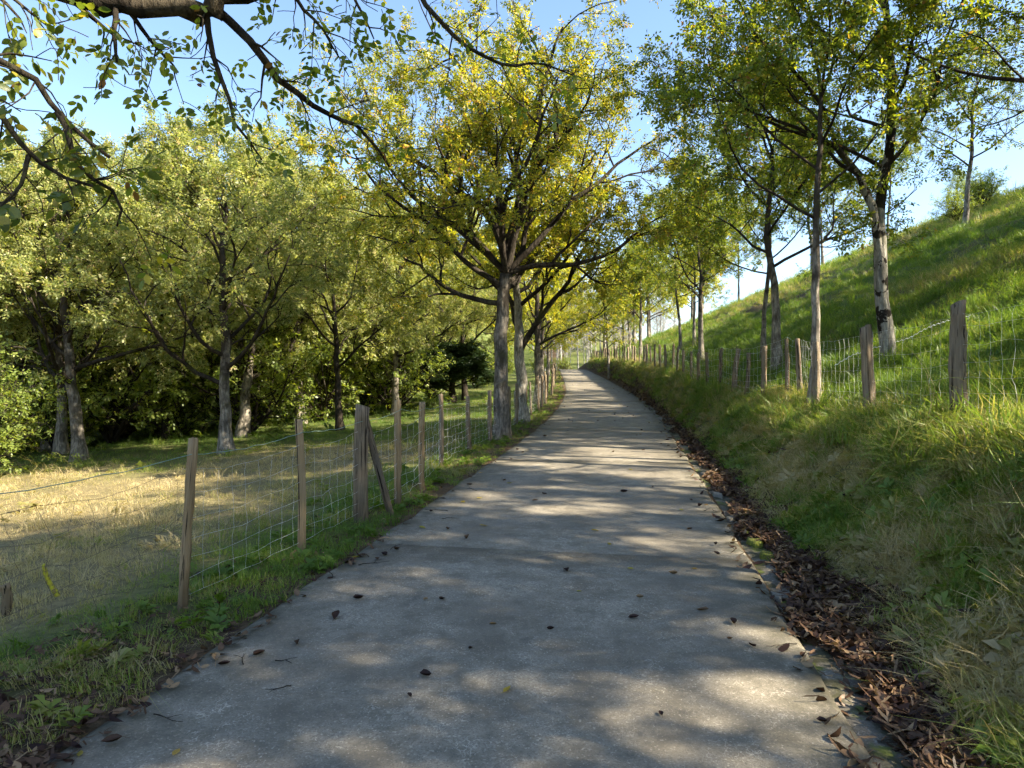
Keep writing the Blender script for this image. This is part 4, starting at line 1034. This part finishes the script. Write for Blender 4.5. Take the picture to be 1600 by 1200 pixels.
for d, L, r, h in [((-.8, -.4, .6), 3.5, .08, 4.2), ((-.4, .8, .8), 3.5, .08, 5.0), ((-.2, -.9, .7), 3.2, .07, 5.4), ((.5, -.5, .9), 3.0, .07, 6.2), ((-.3, .3, 1), 3, .07, 6.4)]:
    t.branch((.12, .22, h), d, L, r, 1, 4)
root = empty('walnut_tree', tuple(base)); tag(root, 'mossy tree hanging its leafy boughs out over the near field fence', 'tree')
obj('trunk', t.trunk.mesh('trunk', M['bark_main']), root)
obj('branches', t.limbs.mesh('branches', M['bark_bough']), root)
V, q, rn = t.leaves(per=1, leaflets=5, size=.070, width=.54, droop=.45, spread=.8, six=True)
W = V.reshape(-1, 6, 3); C = W.mean(1) + base
d = np.maximum(C[:, 1], .1); u = C[:, 0] / d; v = (C[:, 2] - 1.6) / d
inside = (np.abs(u) < .727) & (v < .545) & (C[:, 1] > 1)
order = np.argsort(np.where(inside, d, 1e9)); order = order[:int(min(300, inside.sum()))]
order = order[inside[order]]
near = [leaf_mesh('leaf', M['near_leaf'], 1, .56, .25, .25, False, 801, 6), leaf_mesh('leaf', M['near_leaf'], 1, .5, .5, -.3, False, 802, 6), leaf_mesh('leaf', M['near_leaf'], 1, .62, .15, .5, False, 803, 6)]
for i in order:
    b_, r_, t_, l_ = W[i][[0, 2, 3, 4]]; X = t_ - b_; L = np.linalg.norm(X); X = X / L; Yv = l_ - r_; Yv = unit(Yv - X * (X @ Yv)); Zv = np.cross(X, Yv)
    o = bpy.data.objects.new('leaf', near[i % 3]); COL.objects.link(o); o.parent = root
    c = (b_ + t_) / 2
    o.matrix_local = Matrix(((X[0] * L, Yv[0] * L, Zv[0] * L, c[0]), (X[1] * L, Yv[1] * L, Zv[1] * L, c[1]), (X[2] * L, Yv[2] * L, Zv[2] * L, c[2]), (0, 0, 0, 1)))
mask = np.ones(len(W), bool); mask[order] = False
V = W[mask].reshape(-1, 3)
o = obj('crown', mesh_from('crown', V, np.arange(len(V)).reshape(-1, 6), M['leaf_near'], False, {'rnd': ('FACE', rn[mask])}), root); o['kind'] = 'stuff'

# thin dry twigs dropped along the lane edges
rr = np.random.RandomState(123)
for (u, v, L) in [(380, 1042, .22), (300, 1045, .16), (520, 905, .3), (455, 1075, .14), (610, 860, .25), (560, 885, .28), (700, 800, .3), (745, 768, .35), (690, 812, .2), (1245, 1010, .2), (1100, 800, .25), (240, 1120, .2), (430, 1035, .12)]:
    x, y = ray_ground(u, v); a = Acc(); P = wander(rr, (0, 0, .006), (1, 0, 0), L, 6, .16, 0); P[:, 2] = .005 + np.abs(rr.normal(0, .004, 7))
    a.tube(P, np.linspace(.0035, .0015, 7), 5)
    k = P[3]; a.tube(np.array([k, k + [.03, .025, .004], k + [.05, .05, .002]]), [.002, .0015, .001], 4)
    tag(obj('twig', a.mesh('twig', M['bark_dark']), None, (x, y, float(zr(y)) + .006), (0, 0, rr.uniform(0, 6.28))), 'thin dry forked twig lying on the lane edge', 'twig', 'twigs on the lane')
